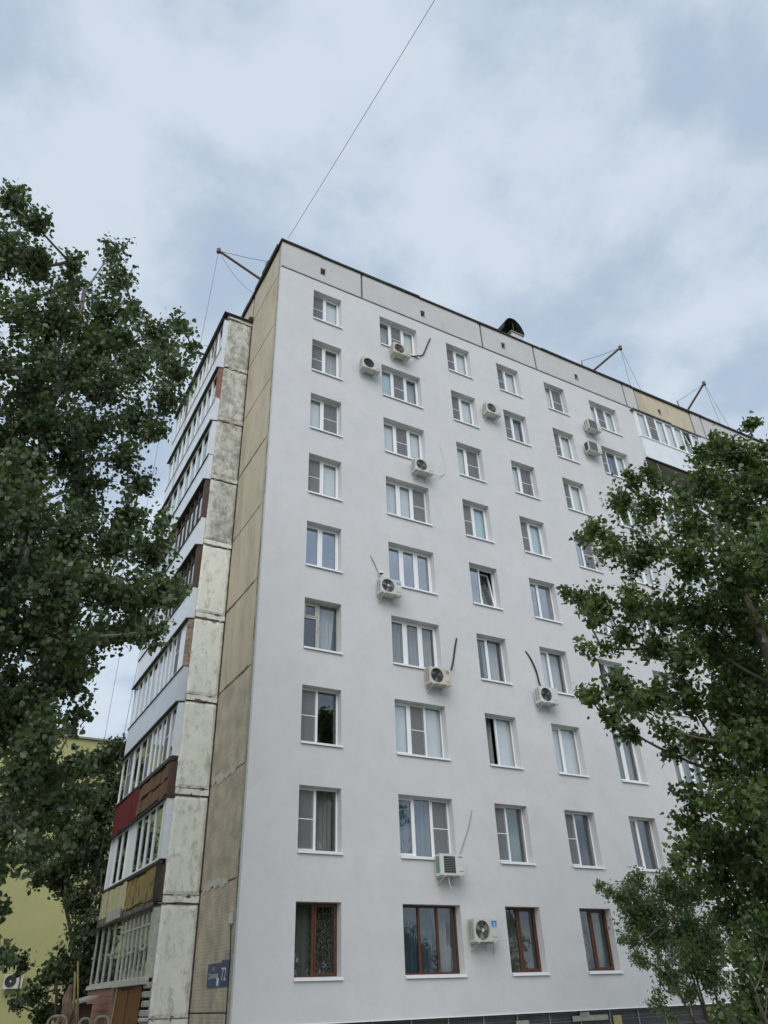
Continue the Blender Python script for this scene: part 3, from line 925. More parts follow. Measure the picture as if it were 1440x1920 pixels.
def loggia(k, half, par, glz, spec, post="white_sheet", cap="black_trim", style="pvc", trans=None, bigend=0.0):
    zb = 1.15 + 2.8 * (k - 1)
    u0, u1 = NEAR if half == 0 else FAR
    zp, zt = zb + 1.10, zb + 2.74
    base = MB(LEFT)
    base.box(u0, u1, zb + 0.0, zb + 0.03, 0.98, WL - 0.01)
    lg = base.build("loggia", "concrete", bld)
    # parapet
    if par in ("white_sheet", "blue_sheet"):
        ribbed(LEFT, u0, u1, zb - 0.03, zp - 0.02, WL + 0.0, 0.16 if par == "white_sheet" else 0.12, 0.010 if par == "white_sheet" else 0.016, par, "parapet", lg)
        MB(LEFT).box(u0 - 0.012, u0 + 0.02 if half == 0 else u0 + 0.01, zb - 0.03, zp - 0.02, 1.005, WL + 0.014).build("parapet_return", par, lg)
        MB(LEFT).box(u0 - 0.02, u1, zp - 0.019, zp + 0.004, 1.03, WL + 0.05).build("ledge", "pvc" if k in (8, 9) else "black_trim", lg)
    elif par == "planks_brown":
        MB(LEFT).box(u0, u1, zb, zp - 0.1, WL - 0.06, WL - 0.012).build("parapet_backing", "dark_wood", lg)
        planks(LEFT, u0 + 0.1, u1, zb + 0.02, zp - 0.16, WL, 8, "brown_plank", lg, rows=2, seed=3)
        MB(LEFT).box(u0 - 0.03, u1 + 0.02, zp - 0.16, zp - 0.02, WL - 0.06, WL + 0.1).build("ledge", "black_trim", lg, bevel=0.015)
        MB(LEFT).box(u0 - 0.02, u0 + 0.05, zb - 0.04, zp - 0.17, 1.0, WL + 0.05).build("corner_board", "dark_wood", lg)
        MB(LEFT).box(u0 - 0.05, u0 + 0.1, zb - 0.1, zb + 0.0, 0.96, WL + 0.03).build("corner_block", "black_trim", lg, bevel=0.02)
    elif par == "red":
        MB(LEFT).box(u0, u1, zb, zp - 0.1, WL - 0.06, WL - 0.012).build("parapet_backing", "dark_wood", lg)
        planks(LEFT, u0, u1, zb + 0.0, zp - 0.06, WL, 4, "red_sheet", lg, seed=5, dep=0.015)
        MB(LEFT).box(u0 - 0.02, u1 + 0.02, zp - 0.06, zp - 0.005, WL - 0.05, WL + 0.06).build("ledge", "black_trim", lg)
    elif par == "ochre":
        MB(LEFT).box(u0, u1, zb - 0.02, zp - 0.1, WL - 0.06, WL - 0.012).build("parapet_backing", "dark_wood", lg)
        planks(LEFT, u0 + 0.18, u1, zb + 0.12, zp - 0.14, WL - 0.004, 3, "ochre_board", lg, seed=8, dep=0.02)
        MB(LEFT).box(u0 - 0.03, u0 + 0.09, zb + 0.06, zp - 0.15, 0.98, WL + 0.05).build("corner_board", "dark_wood", lg)
        MB(LEFT).rect_frame(u0 - 0.045, u0 + 0.1, zb + 0.04, zp - 0.15, 0.02, WL - 0.05, WL + 0.07).build("corner_trim", "black_trim", lg)
        MB(LEFT).box(u0 - 0.03, u1, zp - 0.15, zp - 0.03, WL - 0.06, WL + 0.08).build("ledge", "black_trim", lg, bevel=0.02)
        ragged(LEFT, u0, u1, zb - 0.05, zb + 0.10, WL - 0.01, 0.06, "joint_mortar", "rotten_edge", n=30, seed=2.2, thick=0.03).parent = lg
    elif par == "pale":
        MB(LEFT).box(u0, u1, zb - 0.02, zp - 0.1, WL - 0.06, WL - 0.012).build("parapet_backing", "dark_wood", lg)
        planks(LEFT, u0, u1, zb + 0.16, zp - 0.1, WL - 0.004, 7, "pale_plank", lg, seed=9, dep=0.02, tilt=0.01)
        MB(LEFT).box(u0, u1, zp - 0.1, zp - 0.01, WL - 0.06, WL + 0.05).build("ledge", "black_trim", lg, bevel=0.02)
        ragged(LEFT, u0, u1 + 0.03, zb - 0.1, zb + 0.16, WL - 0.01, 0.07, "joint_mortar", "rotten_edge", n=30, seed=6.2, thick=0.05).parent = lg
        planks(LEFT, u0 + 0.2, u1 - 1.5, zb - 0.03, zb + 0.32, WL + 0.03, 2, "concrete", lg, seed=19, dep=0.015, tilt=0.2, name="loose_sheet")
    elif par == "pink":
        MB(LEFT).box(u0, u1, 0.0, zp - 0.02, WL - 0.08, WL - 0.012).build("parapet_backing", "grout", lg)
        nu, nv = 9, 11
        du, dv = (u1 - u0) / nu, (zp - 0.25) / nv
        for i in range(nu):
            for j in range(nv):
                MB(LEFT).box(u0 + i * du + 0.006, u0 + (i + 1) * du - 0.006, 0.1 + j * dv + 0.006, 0.1 + (j + 1) * dv - 0.006, WL - 0.012, WL + 0.002 + random.uniform(0, 0.003)).build("tile", "pink_tile", lg)
        MB(LEFT).box(u0, u1, zp - 0.1, zp - 0.0, WL - 0.05, WL + 0.07).build("ledge", "pvc_old", lg)
        ribbed(LEFT, u0 + 0.1, u1 - 0.1, zp - 0.12, zp - 0.02, WL + 0.075, 0.09, 0.03, "pvc_old", "ledge_coil", lg)
    elif par == "orange":
        MB(LEFT).box(u0 + 0.35, u1 - 0.25, 0.0, zp - 0.14, WL - 0.10, WL - 0.05).build("parapet_backing", "dark_wood", lg)
        planks(LEFT, u0 + 0.38, u1 - 0.4, 0.25, zp - 0.16, WL - 0.045, 4, "orange_board", lg, rows=2, seed=12, dep=0.02, tilt=0.005, name="board")
        MB(LEFT).box(u0 - 0.02, u1 - 0.06, zp - 0.14, zp + 0.02, WL - 0.06, WL + 0.1).build("ledge", "pvc_old", lg, bevel=0.01)
        MB(LEFT).box(u0, u0 + 0.34, 0.0, 1.3, 0.95, WL - 0.03).build("pier", "grey_paint", lg)
        for q in range(4):
            MB(LEFT).box(u0 - 0.03, u0 + 0.33, 1.42 + q * 0.2, 1.56 + q * 0.2, 0.98, WL + random.uniform(-0.04, 0.02)).build("rubble_block", "concrete", lg, bevel=0.02)
        MB(LEFT).box(u0 - 0.05, u0 + 0.3, 1.3, 1.4, 0.98, WL + 0.03).build("rubble_block", "pvc_old", lg, bevel=0.03)
        MB(LEFT).tube([(u1 - 0.3, 0.0, WL + 0.06), (u1 - 0.75, zp - 0.1, WL + 0.05)], 0.02, 6).build("conduit", "bamboo", lg)
    # dark flashing over the glazing
    MB(LEFT.bent(lambda u, v, w: (u, v - max(0, w - 1.0) * 0.18, w))).box(u0 - 0.03, u1 + 0.01, zt + 0.0, zt + 0.045, 1.0, WL + 0.13).build("flashing", cap, lg)
    # glazing
    ga = u0 + (0.12 if half == 0 else 0.02)
    if half == 0:
        MB(LEFT).box(u0 - 0.012, u0 + 0.11, zp + 0.005, zt - 0.005, 0.99, WL + 0.03).build("end_post", post, lg)
    if bigend:
        MB(LEFT).box(ga, ga + bigend, zp + 0.01, zt - 0.005, WL - 0.06, WL + 0.01).build("infill_panel", "pvc", lg)
        ga += bigend
    w_glaz(lg, ga, u1 - 0.02, zp + 0.006, zt - 0.004, spec, style, trans)
    return lg


def w_glaz(lg, u0, u1, v0, v1, spec, style, trans):
    """glazed front of a loggia: frame with its panes as direct parts of the loggia"""
    fm = {"pvc": "pvc", "old": "pvc_old", "dark": "dark_wood"}[style]
    spec = spec.split()
    n = len(spec)
    t = 0.05 if style != "old" else 0.035
    wf = WL + 0.0
    mb = MB(LEFT).rect_frame(u0, u1, v0, v1, t, wf - 0.06, wf)
    du = (u1 - u0 - 2 * t) / n
    mt = 0.04 if style == "pvc" else 0.022
    for i in range(1, n):
        mb.box(u0 + t + i * du - mt, u0 + t + i * du + mt, v0 + t, v1 - t, wf - 0.058, wf + 0.006)
    if trans:
        mb.box(u0 + t, u1 - t, v0 + (v1 - v0) * trans - 0.02, v0 + (v1 - v0) * trans + 0.02, wf - 0.056, wf + 0.004)
    mb.build("glazing_frame", fm, lg)
    for i, code in enumerate(spec):
        a, b = u0 + t + i * du, u0 + t + (i + 1) * du
        a += mt if i else 0; b -= mt if i < n - 1 else 0
        if code[0] == 'p':
            MB(LEFT).box(a, b, v0 + t, v1 - t, wf - 0.05, wf - 0.012).build("infill_panel", "pvc", lg)
            continue
        MB(LEFT).box(a, b, v0 + t, v1 - t, wf - 0.034, wf - 0.03).build("pane", "glass_loggia", lg)
        if code[0] == 'n':
            mz = (v0 + v1) / 2
            f = MB(LEFT).rect_frame(a, b, v0 + t, v1 - t, 0.022, wf - 0.005, wf + 0.012)
            f.box(a + 0.022, b - 0.022, mz - 0.012, mz + 0.012, wf - 0.004, wf + 0.011)
            f.build("net_frame", fm, lg)
            MB(LEFT).box(a + 0.02, b - 0.02, v0 + t + 0.02, v1 - t - 0.02, wf + 0.002, wf + 0.0035).build("mosquito_net", "net", lg)
        if code[1] not in 'D ':
            curtain(LEFT, a - 0.03, b + 0.03, v0 - 0.05, v1 + 0.02, wf - 0.14, code[1], lg)


loggia(9, 0, "white_sheet", 1, "gP nD gP gD gP gP", bigend=0.0)
loggia(9, 1, "white_sheet", 1, "gD gP nD gP gD gP")
loggia(8, 0, "white_sheet", 1, "gP gD gP gP gD", post="red_brick")
loggia(8, 1, "white_sheet", 1, "gP gP gD gP gP")
loggia(7, 0, "white_sheet", 1, "gP gP gP gP", bigend=0.25)
loggia(7, 1, "white_sheet", 1, "gP gD gP gP")
loggia(6, 0, "white_sheet", 1, "gP gE gP gD gP gP", post="dark_wood", style="dark", trans=0.72)
loggia(6, 1, "white_sheet", 1, "gP gW gP gW", style="old", trans=0.7)
loggia(5, 0, "white_sheet", 1, "gP gP gP gP gP gP gP", post="dark_wood", style="dark", trans=0.7)
loggia(5, 1, "white_sheet", 1, "gP gP gW gP", style="pvc")
loggia(4, 0, "blue_sheet", 1, "nG gP gP gG gP", post="old_brick", bigend=0.6)
loggia(4, 1, "blue_sheet", 1, "gP gG gG gP gP")
loggia(3, 0, "planks_brown", 1, "gD nD gD gG gD nG")
loggia(3, 1, "red", 1, "gG gD nG gD")
loggia(2, 0, "ochre", 1, "gG gG gG gG", bigend=0.25)
loggia(2, 1, "pale", 1, "p  gG gG p ")
loggia(1, 0, "orange", 1, "gG gG gG gG gG gG gG", post="pvc_old", style="old", trans=0.76, bigend=0.0)
loggia(1, 1, "pink", 1, "gD gD gD gD", style="old")
# odd transoms on the ground floor glazing
for (a, b) in ((3.9, 4.5), (5.2, 5.8)):
    MB(LEFT).box(a, b, 2.9, 2.945, WL + 0.001, WL + 0.02).build("glazing_bar", "pvc_old", bld)
for (a, b) in ((7.6, 8.5),):
    MB(LEFT).box(a, b, 3.0, 3.03, WL + 0.001, WL + 0.02).build("glazing_bar", "pvc_old", bld)

# ------------------------------------------------------------------ recessed loggias of the facade
MB(WORLD).box(LG0 - 0.15, LG1 + 0.15, ZI, ZS - 0.05, 1.35, 1.499).build("loggia_back_wall", "concrete", bld)
for x in (LG0 - 0.15, LG1 + 0.001):
    MB(WORLD).box(x, x + 0.149, ZI, ZS - 0.05, 0.402, 1.349).build("loggia_side_wall", "beige_panel", bld)
for k in range(1, 10):
    zb = 1.15 + 2.8 * (k - 1)
    MB(WORLD).box(LG0 + 0.002, LG1 - 0.002, zb + 0.05, zb + 0.2, -0.02, 1.349).build("loggia_slab", "concrete", bld)
    f = MB(FRONT); f.box(LG0 - 0.02, LG1 + 0.06, zb - 0.03, zb + 0.02, 0.0, 0.13)
    lg = f.build("loggia", "black_trim", bld)
    zp = zb + 1.32 if k == 9 else zb + 1.25
    ribbed(FRONT, LG0 - 0.03, LG1 + 0.05, zb + 0.021, zp - 0.02, 0.13, 0.11, 0.014, "white_sheet", "parapet", lg)
    MB(FRONT).box(LG0 - 0.035, LG0 - 0.025, zb + 0.021, zp - 0.02, 0.004, 0.135).build("parapet_return", "white_sheet", lg)
    MB(FRONT).box(LG0 - 0.05, LG1 + 0.06, zp - 0.019, zp + 0.005, 0.05, 0.18).build("ledge", "pvc", lg)
    if k != 8:
        zt = zb + 2.76 if k < 9 else zb + 2.98
        sp = ["gP", "nG", "gP", "gP", "gP", "tD", "gP"] if k == 9 else ["gG", "gP", "nG", "gP", "gD", "gP"]
        fr2 = FRONT
        window(fr2, LG0 - 0.03, LG1 + 0.05, zp + 0.008, zt, sp, "pvc", wf=0.13, parent=bld, sill=False, depth=0.06)
        MB(FRONT).box(LG0 - 0.045, LG0 - 0.032, zp + 0.008, zt, 0.004, 0.132).build("glazing_return", "pvc", lg)
        if k == 9:
            MB(FRONT).box(LG0 - 0.22, LG0 + 2.55, zt + 0.004, zt + 0.05, -0.04, 0.24).build("flashing", "flash", lg)
            MB(FRONT).box(LG0 + 2.56, LG1 + 0.2, zt - 0.04, zt + 0.0, 0.135, 0.22).build("flashing", "flash", lg)
    else:
        MB(FRONT).tube([(LG0 + 0.85, zp, 0.02), (LG0 + 0.75, zb + 2.8, 0.02)], 0.02, 6).build("prop_pole", "fence_paint", lg)
        for q in range(3):
            MB(FRONT).tube([(LG0 + 0.01, zp + 0.45 + 0.06 * q, -0.5 - 0.2 * q), (LG1 - 0.01, zp + 0.4 + 0.06 * q, -0.5 - 0.2 * q)], 0.006, 4).build("clothes_line", "grey_hose", lg)
        for q in range(2):
            MB(FRONT).box(LG1 - 1.6, LG1 - 0.2, zp + 0.25 + 0.25 * q, zp + 0.31 + 0.25 * q, -0.9, -0.85).build("shelf_bar", "gasket", lg)
        MB(FRONT).box(LG1 - 0.75, LG1 - 0.01, zp + 0.3, zb + 2.8, -1.0, -0.6).build("cupboard", "pvc_old", lg)

# ================================================================== ROOF THINGS
rv = empty("roof_ventilator", (12.6, 0.75, ZR))
tag(rv, "black arched metal hood over a grey roof ventilator shaft", "roof vent")
h0 = hit(948, 628, 1, 0.35); h1 = hit(983, 627, 1, 0.35); h2 = hit(968, 601, 1, 0.35); hb = hit(960, 640, 1, 0.5); he = hit(983, 650, 1, 0.5)
sx0, sx1 = hb[0] + 0.02, he[0] - 0.02
zt_ = h1[2] + 0.02
MB(WORLD).box(sx0, sx1, ZR + 0.02, zt_ - 0.1, 0.45, 1.05).build("shaft", "attic_plaster", rv, bevel=0.02)
MB(WORLD).box(sx0 - 0.06, sx1 + 0.06, zt_ - 0.1, zt_ - 0.02, 0.40, 1.10).build("shaft_cap", "curb_conc", rv, bevel=0.01)
mb = MB(WORLD)
arc = []
hc, hw = (h0[0] + h1[0]) / 2, (h1[0] - h0[0]) / 2
for i in range(17):
    t = math.pi * i / 16
    arc.append((hc - hw * math.cos(t), zt_ - 0.06 + (h2[2] - zt_ + 0.06) * math.sin(t) ** 1.25))
for (a, b) in zip(arc[:-1], arc[1:]):
    mb.poly([(a[0], a[1], 0.33), (b[0], b[1], 0.33), (b[0], b[1], 1.2), (a[0], a[1], 1.2)])
    mb.poly([(a[0], a[1] - 0.03, 0.33), (b[0], b[1] - 0.03, 0.33), (b[0], b[1] - 0.03, 1.2), (a[0], a[1] - 0.03, 1.2)])
mb.poly([(p_[0], p_[1], 1.0) for p_ in arc])
mb.build("hood", "roof_felt", rv, normals=False)
MB(WORLD).tube([(hc + 0.1, zt_ - 0.02, 0.5), (hc + 0.1, h2[2] - 0.05, 0.5)], 0.02, 6).build("hood_strut", "metal_pipe", rv)
settle(rv)


def sag(a, b, s, n=14):
    a, b = Vector(a), Vector(b)
    return [tuple(a.lerp(b, i / n) - Vector((0, 0, s * 4 * (i / n) * (1 - i / n)))) for i in range(n + 1)]


XYZ = FR((0, 0, 0), (1, 0, 0), (0, 0, 0))
XYZ.P = lambda x, y, z: Vector((x, y, z))


def davit(base, tip, post, label, ropes):
    e = empty("roof_davit", base)
    tag(e, label, "davit", "hoist arms leaning out over the roof edge")
    b, t = Vector(base), Vector(tip)
    inner = b + (b - t).normalized() * 0.9
    inner.z = max(inner.z, ZR + 0.06)
    MB(XYZ).tube([tuple(inner), tuple(b), tuple(t)], 0.06, 8).build("arm", "metal_pipe", e)
    MB(XYZ).tube([tuple(t + Vector((0, 0, 0.1))), tuple(t + Vector((0, 0, -0.12)))], 0.09, 8).build("pulley", "metal_pipe", e)
    MB(XYZ).tube([(post[0], post[1], ZR), post], 0.045, 6).build("post", "curb_conc", e)
    MB(XYZ).tube(sag(t, post, 0.05), 0.012, 4).build("stay", "steel_rope", e)
    for (q, s) in ropes:
        MB(XYZ).tube(sag(t, q, s, 20), 0.008, 4).build("rope", "steel_rope", e)
    settle(e)
    return e


y0 = 2.57
p = hit(410, 470, 1, y0)
tipL = (p[0], y0, p[2])
c1 = hit(202, 1394, 1, 14.0)
davit((0.1, y0, ZR + 0.28), tipL, tuple(hit(500, 490, 0, 0.35)), "hoist arm over the end wall, its rope hanging to the ground",
      [((-0.02, 3.4, ZR + 0.25), 0.32), ((-1.9, 9.5, 0.02), 0.0)])
p2 = hit(338, 648, 1, 6.7)
davit((-0.02, 8.2, ZR + 0.28), (p2[0] - 0.0, 8.2 - 0.4, hit(338, 648, 1, 7.8)[2]), (0.35, 7.6, ZR + 0.9),
      "hoist arm over the far loggia stack, half hidden by the poplar", [((-1.9, 12.0, 0.02), 0.0)])
for (bp, tp, pp, lb) in (((1108, 691), (1163, 652), (1090, 677), "hoist arm on the facade roof edge between ventilator hood and beige panel"),
                         ((1285, 765), (1320, 719), (1270, 752), "hoist arm on the roof edge right above the beige attic panel")):
    b = hit(*bp, 1, 0.15); t = hit(*tp, 1, -1.3); q = hit(*pp, 1, 0.5)
    davit((b[0], 0.15, ZR + 0.16), tuple(t), tuple(q), lb, [((b[0] + 2.6, 0.02, ZR + 0.12), 0.25), ((b[0] + 3.4, 0.02, ZR + 0.12), 0.05)])

# wire running from the roof corner over the yard
w0 = hit(540, 447, 1, 0.25); w1 = at_dist(815, 0, 11.9)
w2 = Vector(w1) + (Vector(w1) - Vector(w0)) * 2.6
o = MB(XYZ).tube(sag(w0, w1, 0.05, 12)[:-1] + [tuple(w1), tuple(w2)], 0.009, 5).build("overhead_wire", "black_hose")
tag(o, "single dark wire stretched from the roof corner across the sky", "wire")


# ================================================================== AIR CONDITIONERS
def pxw(px, py, w):
    p = hit(px, py, 1, -w)
    return (p[0], p[2])


def ac_unit(px, py, label, W_=0.78, H_=0.54, body="ac_white", fan="round", fancol="ac_mid", hose=None, hub=True, badge=None, side="slots", blades=True, drain=False, fr=FRONT):
    u, v = (px, py) if fr is not FRONT else pxw(px, py, 0.42)
    D0, D1 = 0.12, 0.42
    u0, u1, v0, v1 = u - W_ / 2, u + W_ / 2, v - H_ / 2, v + H_ / 2
    e = empty("air_conditioner", tuple(fr.P(u, v0 - 0.12, 0)))
    tag(e, label, "air conditioner", "outdoor air conditioner units hung on the walls")
    us = u0 + H_ * 1.0         # fan square
    rad = H_ * 0.435
    cu, cv = (u0 + us) / 2, v
    mb = MB(fr)
    # shell without its front
    mb.poly([(u0, v0, D0), (u1, v0, D0), (u1, v1, D0), (u0, v1, D0)])
    mb.poly([(u0, v0, D0), (u1, v0, D0), (u1, v0, D1), (u0, v0, D1)])
    mb.poly([(u0, v1, D0), (u1, v1, D0), (u1, v1, D1), (u0, v1, D1)])
    mb.poly([(u1, v0, D0), (u1, v1, D0), (u1, v1, D1), (u1, v0, D1)])
    # left side with a coil opening
    ci0, ci1, ch0, ch1 = D0 + 0.04, D1 - 0.07, v0 + 0.06, v1 - 0.05
    for (a, b, c, d) in ((D0, D1, v0, ch0), (D0, D1, ch1, v1), (D0, ci0, ch0, ch1), (ci1, D1, ch0, ch1)):
        mb.poly([(u0, c, a), (u0, c, b), (u0, d, b), (u0, d, a)])
    n = 32
    if fan == "round":
        for i in range(n):
            t0, t1 = 2 * math.pi * i / n, 2 * math.pi * (i + 1) / n

            def sq(t):
                c, s = math.cos(t), math.sin(t)
                k_ = (H_ / 2) / max(abs(c), abs(s))
                return (cu + c * k_, cv + s * k_)
            a0, a1 = sq(t0), sq(t1)
            b0 = (cu + rad * math.cos(t0), cv + rad * math.sin(t0)); b1 = (cu + rad * math.cos(t1), cv + rad * math.sin(t1))
            mb.poly([(*a0, D1), (*a1, D1), (*b1, D1), (*b0, D1)])
            mb.poly([(*b0, D1), (*b1, D1), (*b1, D1 - 0.06), (*b0, D1 - 0.06)])
    else:
        g0, g1, h0, h1 = u0 + 0.1, us - 0.06, v0 + 0.05, v1 - 0.06
        for (a, b, c, d) in ((u0, us, v0, h0), (u0, us, h1, v1), (u0, g0, h0, h1), (g1, us, h0, h1)):
            mb.poly([(a, c, D1), (b, c, D1), (b, d, D1), (a, d, D1)])
    mb.poly([(us, v0, D1), (u1, v0, D1), (u1, v1, D1), (us, v1, D1)])
    mb.build("casing", body, e)
    MB(fr).box(us + 0.01, u1 - 0.012, v0 + 0.02, v1 - 0.02, D1 + 0.001, D1 + 0.006).build("cover_panel", body, e)
    MB(fr).box(us + 0.05, u1 - 0.04, v0 + 0.1, v0 + 0.115, D1 + 0.006, D1 + 0.012).build("handle_groove", "ac_mid", e)
    MB(fr).box(u0 + 0.02, u1 - 0.02, v0 + 0.02, v1 - 0.02, D0 + 0.03, D1 - 0.065).build("coil", "ac_dark", e)
    if side == "slots":
        s = MB(fr)
        for i in range(9):
            z = ch0 + (ch1 - ch0) * (i + 0.5) / 9
            s.box(u0 - 0.002, u0 + 0.012, z - 0.012, z + 0.012, ci0, ci1)
        s.box(u0 - 0.003, u0 + 0.011, ch0, ch1, (ci0 + ci1) / 2 - 0.012, (ci0 + ci1) / 2 + 0.012)
        s.build("side_grille", body, e)
    elif side == "teal":
        MB(fr).box(u0 + 0.004, u0 + 0.015, ch0, ch1, ci0, ci1).build("side_grille", "ac_teal", e)
    if fan == "round":
        fb = MB(fr)
        if blades:
            for i in range(3):
                t = 0.6 + i * 2.094
                for (q, dz) in ((0, 0), (1, 0)):
                    pass
                pts = [(0.12, -0.25), (0.95, -0.5), (0.98, 0.25), (0.15, 0.3)]
                fb.poly([(cu + rad * rr_ * math.cos(t + an), cv + rad * rr_ * math.sin(t + an), D1 - 0.05 + (0.012 if an > 0 else -0.012)) for rr_, an in pts])
            fb.build("fan", "blade" if fancol != "ac_dark" else "ac_mid", e, normals=False)
        gr = MB(fr)
        for j in range(1, 7):
            rr_ = rad * j / 6.6
            ring = [(cu + rr_ * math.cos(2 * math.pi * i / 24), cv + rr_ * math.sin(2 * math.pi * i / 24), D1 + 0.004) for i in range(25)]
            gr.tube(ring, 0.0035, 3, cap=False)
        for i in range(4):
            t = math.pi * i / 4
            gr.tube([(cu - rad * math.cos(t), cv - rad * math.sin(t), D1 + 0.006), (cu + rad * math.cos(t), cv + rad * math.sin(t), D1 + 0.006)], 0.004, 3)
        gr.build("fan_grille", fancol, e)
        if hub:
            hb = [(cu + 0.045 * math.cos(2 * math.pi * i / 16), cv + 0.045 * math.sin(2 * math.pi * i / 16), D1 + 0.012) for i in range(16)]
            MB(fr).poly(hb).build("hub_cap", "ac_white", e)
    elif fan == "square":
        s = MB(fr)
        for i in range(10):
            z = h0 + (h1 - h0) * (i + 0.5) / 10
            s.box(g0, g1, z - 0.012, z + 0.004, D1 - 0.02, D1 + 0.004)
        s.build("fan_grille", "ac_mid", e)
    elif fan == "mesh":
        MB(fr).box(g0 - 0.06, g1 + 0.04, h0 - 0.02, h1 + 0.03, D1 + 0.002, D1 + 0.008).build("fan_grille", "ac_screen", e)
    # brackets
    for q in (u0 + 0.12, u1 - 0.14):
        b = MB(fr)
        b.box(q - 0.018, q + 0.018, v0 - 0.035, v0 - 0.002, 0.003, D1 + 0.01)
        b.box(q - 0.018, q + 0.018, v0 - 0.2, v0 - 0.036, 0.003, 0.02)
        b.tube([(q, v0 - 0.185, 0.02), (q, v0 - 0.04, D1 - 0.05)], 0.012, 4)
        b.build("bracket", "ac_grey", e)
    if badge == "blue":
        MB(fr).box(us + 0.035, u1 - 0.04, v1 - 0.2, v1 - 0.045, D1 + 0.006, D1 + 0.009).build("badge", "blue_badge", e)
        c0 = (us + u1) / 2 - 0.003
        k_ = MB(fr)
        k_.poly([(c0 - 0.025, v1 - 0.15, D1 + 0.0115), (c0 + 0.01, v1 - 0.15, D1 + 0.0115), (c0 + 0.03, v1 - 0.115, D1 + 0.0115), (c0 + 0.0, v1 - 0.08, D1 + 0.0115), (c0 - 0.02, v1 - 0.09, D1 + 0.0115), (c0 + 0.0, v1 - 0.115, D1 + 0.0115)])
        k_.box(us + 0.05, u1 - 0.055, v1 - 0.182, v1 - 0.17, D1 + 0.0095, D1 + 0.0115)
        k_.build("badge_mark", "white_mark", e)
    elif badge == "small":
        MB(fr).box(us + 0.05, u1 - 0.05, v1 - 0.17, v1 - 0.09, D1 + 0.006, D1 + 0.009).build("badge", "blue_badge", e)
        MB(fr).box((us + u1) / 2 - 0.02, (us + u1) / 2 + 0.02, v1 - 0.15, v1 - 0.11, D1 + 0.0092, D1 + 0.0112).build("badge_mark", "white_mark", e)
    elif badge == "flower":
        c0, c1_ = (us + u1) / 2, v1 - 0.13
        k_ = MB(fr)
        for i in range(6):
            t = i * math.pi / 3
            ring = [(c0 + 0.042 * math.cos(t) + 0.017 * math.cos(s_ * 6.283 / 8), c1_ + 0.042 * math.sin(t) + 0.017 * math.sin(s_ * 6.283 / 8), D1 + 0.009) for s_ in range(9)]
            k_.tube(ring, 0.006, 4, cap=False)
        k_.build("badge_mark", "red_mark", e)
    elif badge == "plate":
        MB(fr).box(us + 0.05, u1 - 0.06, v1 - 0.09, v1 - 0.06, D1 + 0.006, D1 + 0.01).build("badge", "ac_mid", e)
    if hose:
        kind, pts, rad_ = hose
        pp = []
        for q in pts:
            h_ = pxw(q[0], q[1], q[2]); pp.append((h_[0], h_[1], q[2]))
        # smooth the polyline
        sm = []
        for i in range(len(pp) - 1):
            p0, p1, p2_, p3 = pp[max(i - 1, 0)], pp[i], pp[i + 1], pp[min(i + 2, len(pp) - 1)]
            for s_ in range(6):
                t = s_ / 6
                sm.append(tuple(0.5 * ((2 * p1[d]) + (-p0[d] + p2_[d]) * t + (2 * p0[d] - 5 * p1[d] + 4 * p2_[d] - p3[d]) * t * t + (-p0[d] + 3 * p1[d] - 3 * p2_[d] + p3[d]) * t ** 3) for d in range(3)))
        sm.append(pp[-1])
        MB(fr).tube(sm, rad_, 6).build("hose", kind, e, smooth=True)
    if drain:
        MB(fr).tube([(u - 0.1, v0 - 0.005, D1 - 0.1), (u - 0.09, v0 - 0.18, D1 - 0.1), (u - 0.02, v0 - 0.32, D1 - 0.12)], 0.012, 5).build("drain_pipe", "white_hose", e)
    settle(e)
    return e


ac_unit(697, 682, "air conditioner with black open fan beside the second row window, without hose", fancol="ac_dark", hub=False, blades=False, side="slots")
ac_unit(754, 655, "air conditioner under a top floor window with thick black hose bending upward", body="ac_cream", fancol="ac_mid", hub=False, W_=0.8,
        hose=("black_hose", [(772, 668, 0.25), (785, 667, 0.06), (793, 665, 0.05), (799, 652, 0.04), (804, 640, 0.03), (807, 635, 0.0)], 0.028))
ac_unit(796, 873, "air conditioner with cage grille and thin pale hose curling up the wall", fancol="ac_mid", hub=False,
        hose=("white_hose", [(812, 890, 0.2), (826, 892, 0.04), (833, 885, 0.03), (832, 860, 0.02), (825, 835, 0.02), (824, 824, 0.0)], 0.014))
ac_unit(926, 766, "small air conditioner with grey square fan cover beside a window head", fan="round", fancol="ac_mid", hub=False, W_=0.76)
ac_unit(734, 1099, "air conditioner with white fan hub below three bluish mirrored panes", fancol="ac_mid", badge="small", hub=True,
        hose=("grey_hose", [(716, 1085, 0.3), (708, 1070, 0.04), (700, 1052, 0.03), (694, 1041, 0.0)], 0.018))
ac_unit(826, 1267, "cream air conditioner with red flower mark and black hose rising from its corner", body="ac_cream", fancol="ac_dark", hub=False, badge="flower",
        hose=("black_hose", [(846, 1256, 0.3), (850, 1238, 0.04), (853, 1215, 0.03), (856, 1197, 0.0)], 0.03))
ac_unit(1030, 1303, "grey air conditioner with long black hose arching up the wall to its left", body="ac_grey", fancol="ac_dark", hub=False,
        hose=("black_hose", [(1018, 1295, 0.25), (1011, 1280, 0.05), (1006, 1260, 0.04), (996, 1237, 0.03), (985, 1221, 0.0)], 0.03))
ac_unit(849, 1621, "air conditioner with square louvred grille and greenish side hanging under a window", body="ac_grey", fan="square", badge="plate", side="teal", drain=True,
        hose=("grey_hose", [(862, 1602, 0.1), (869, 1580, 0.04), (877, 1556, 0.03), (883, 1530, 0.02), (885, 1518, 0.0)], 0.012))
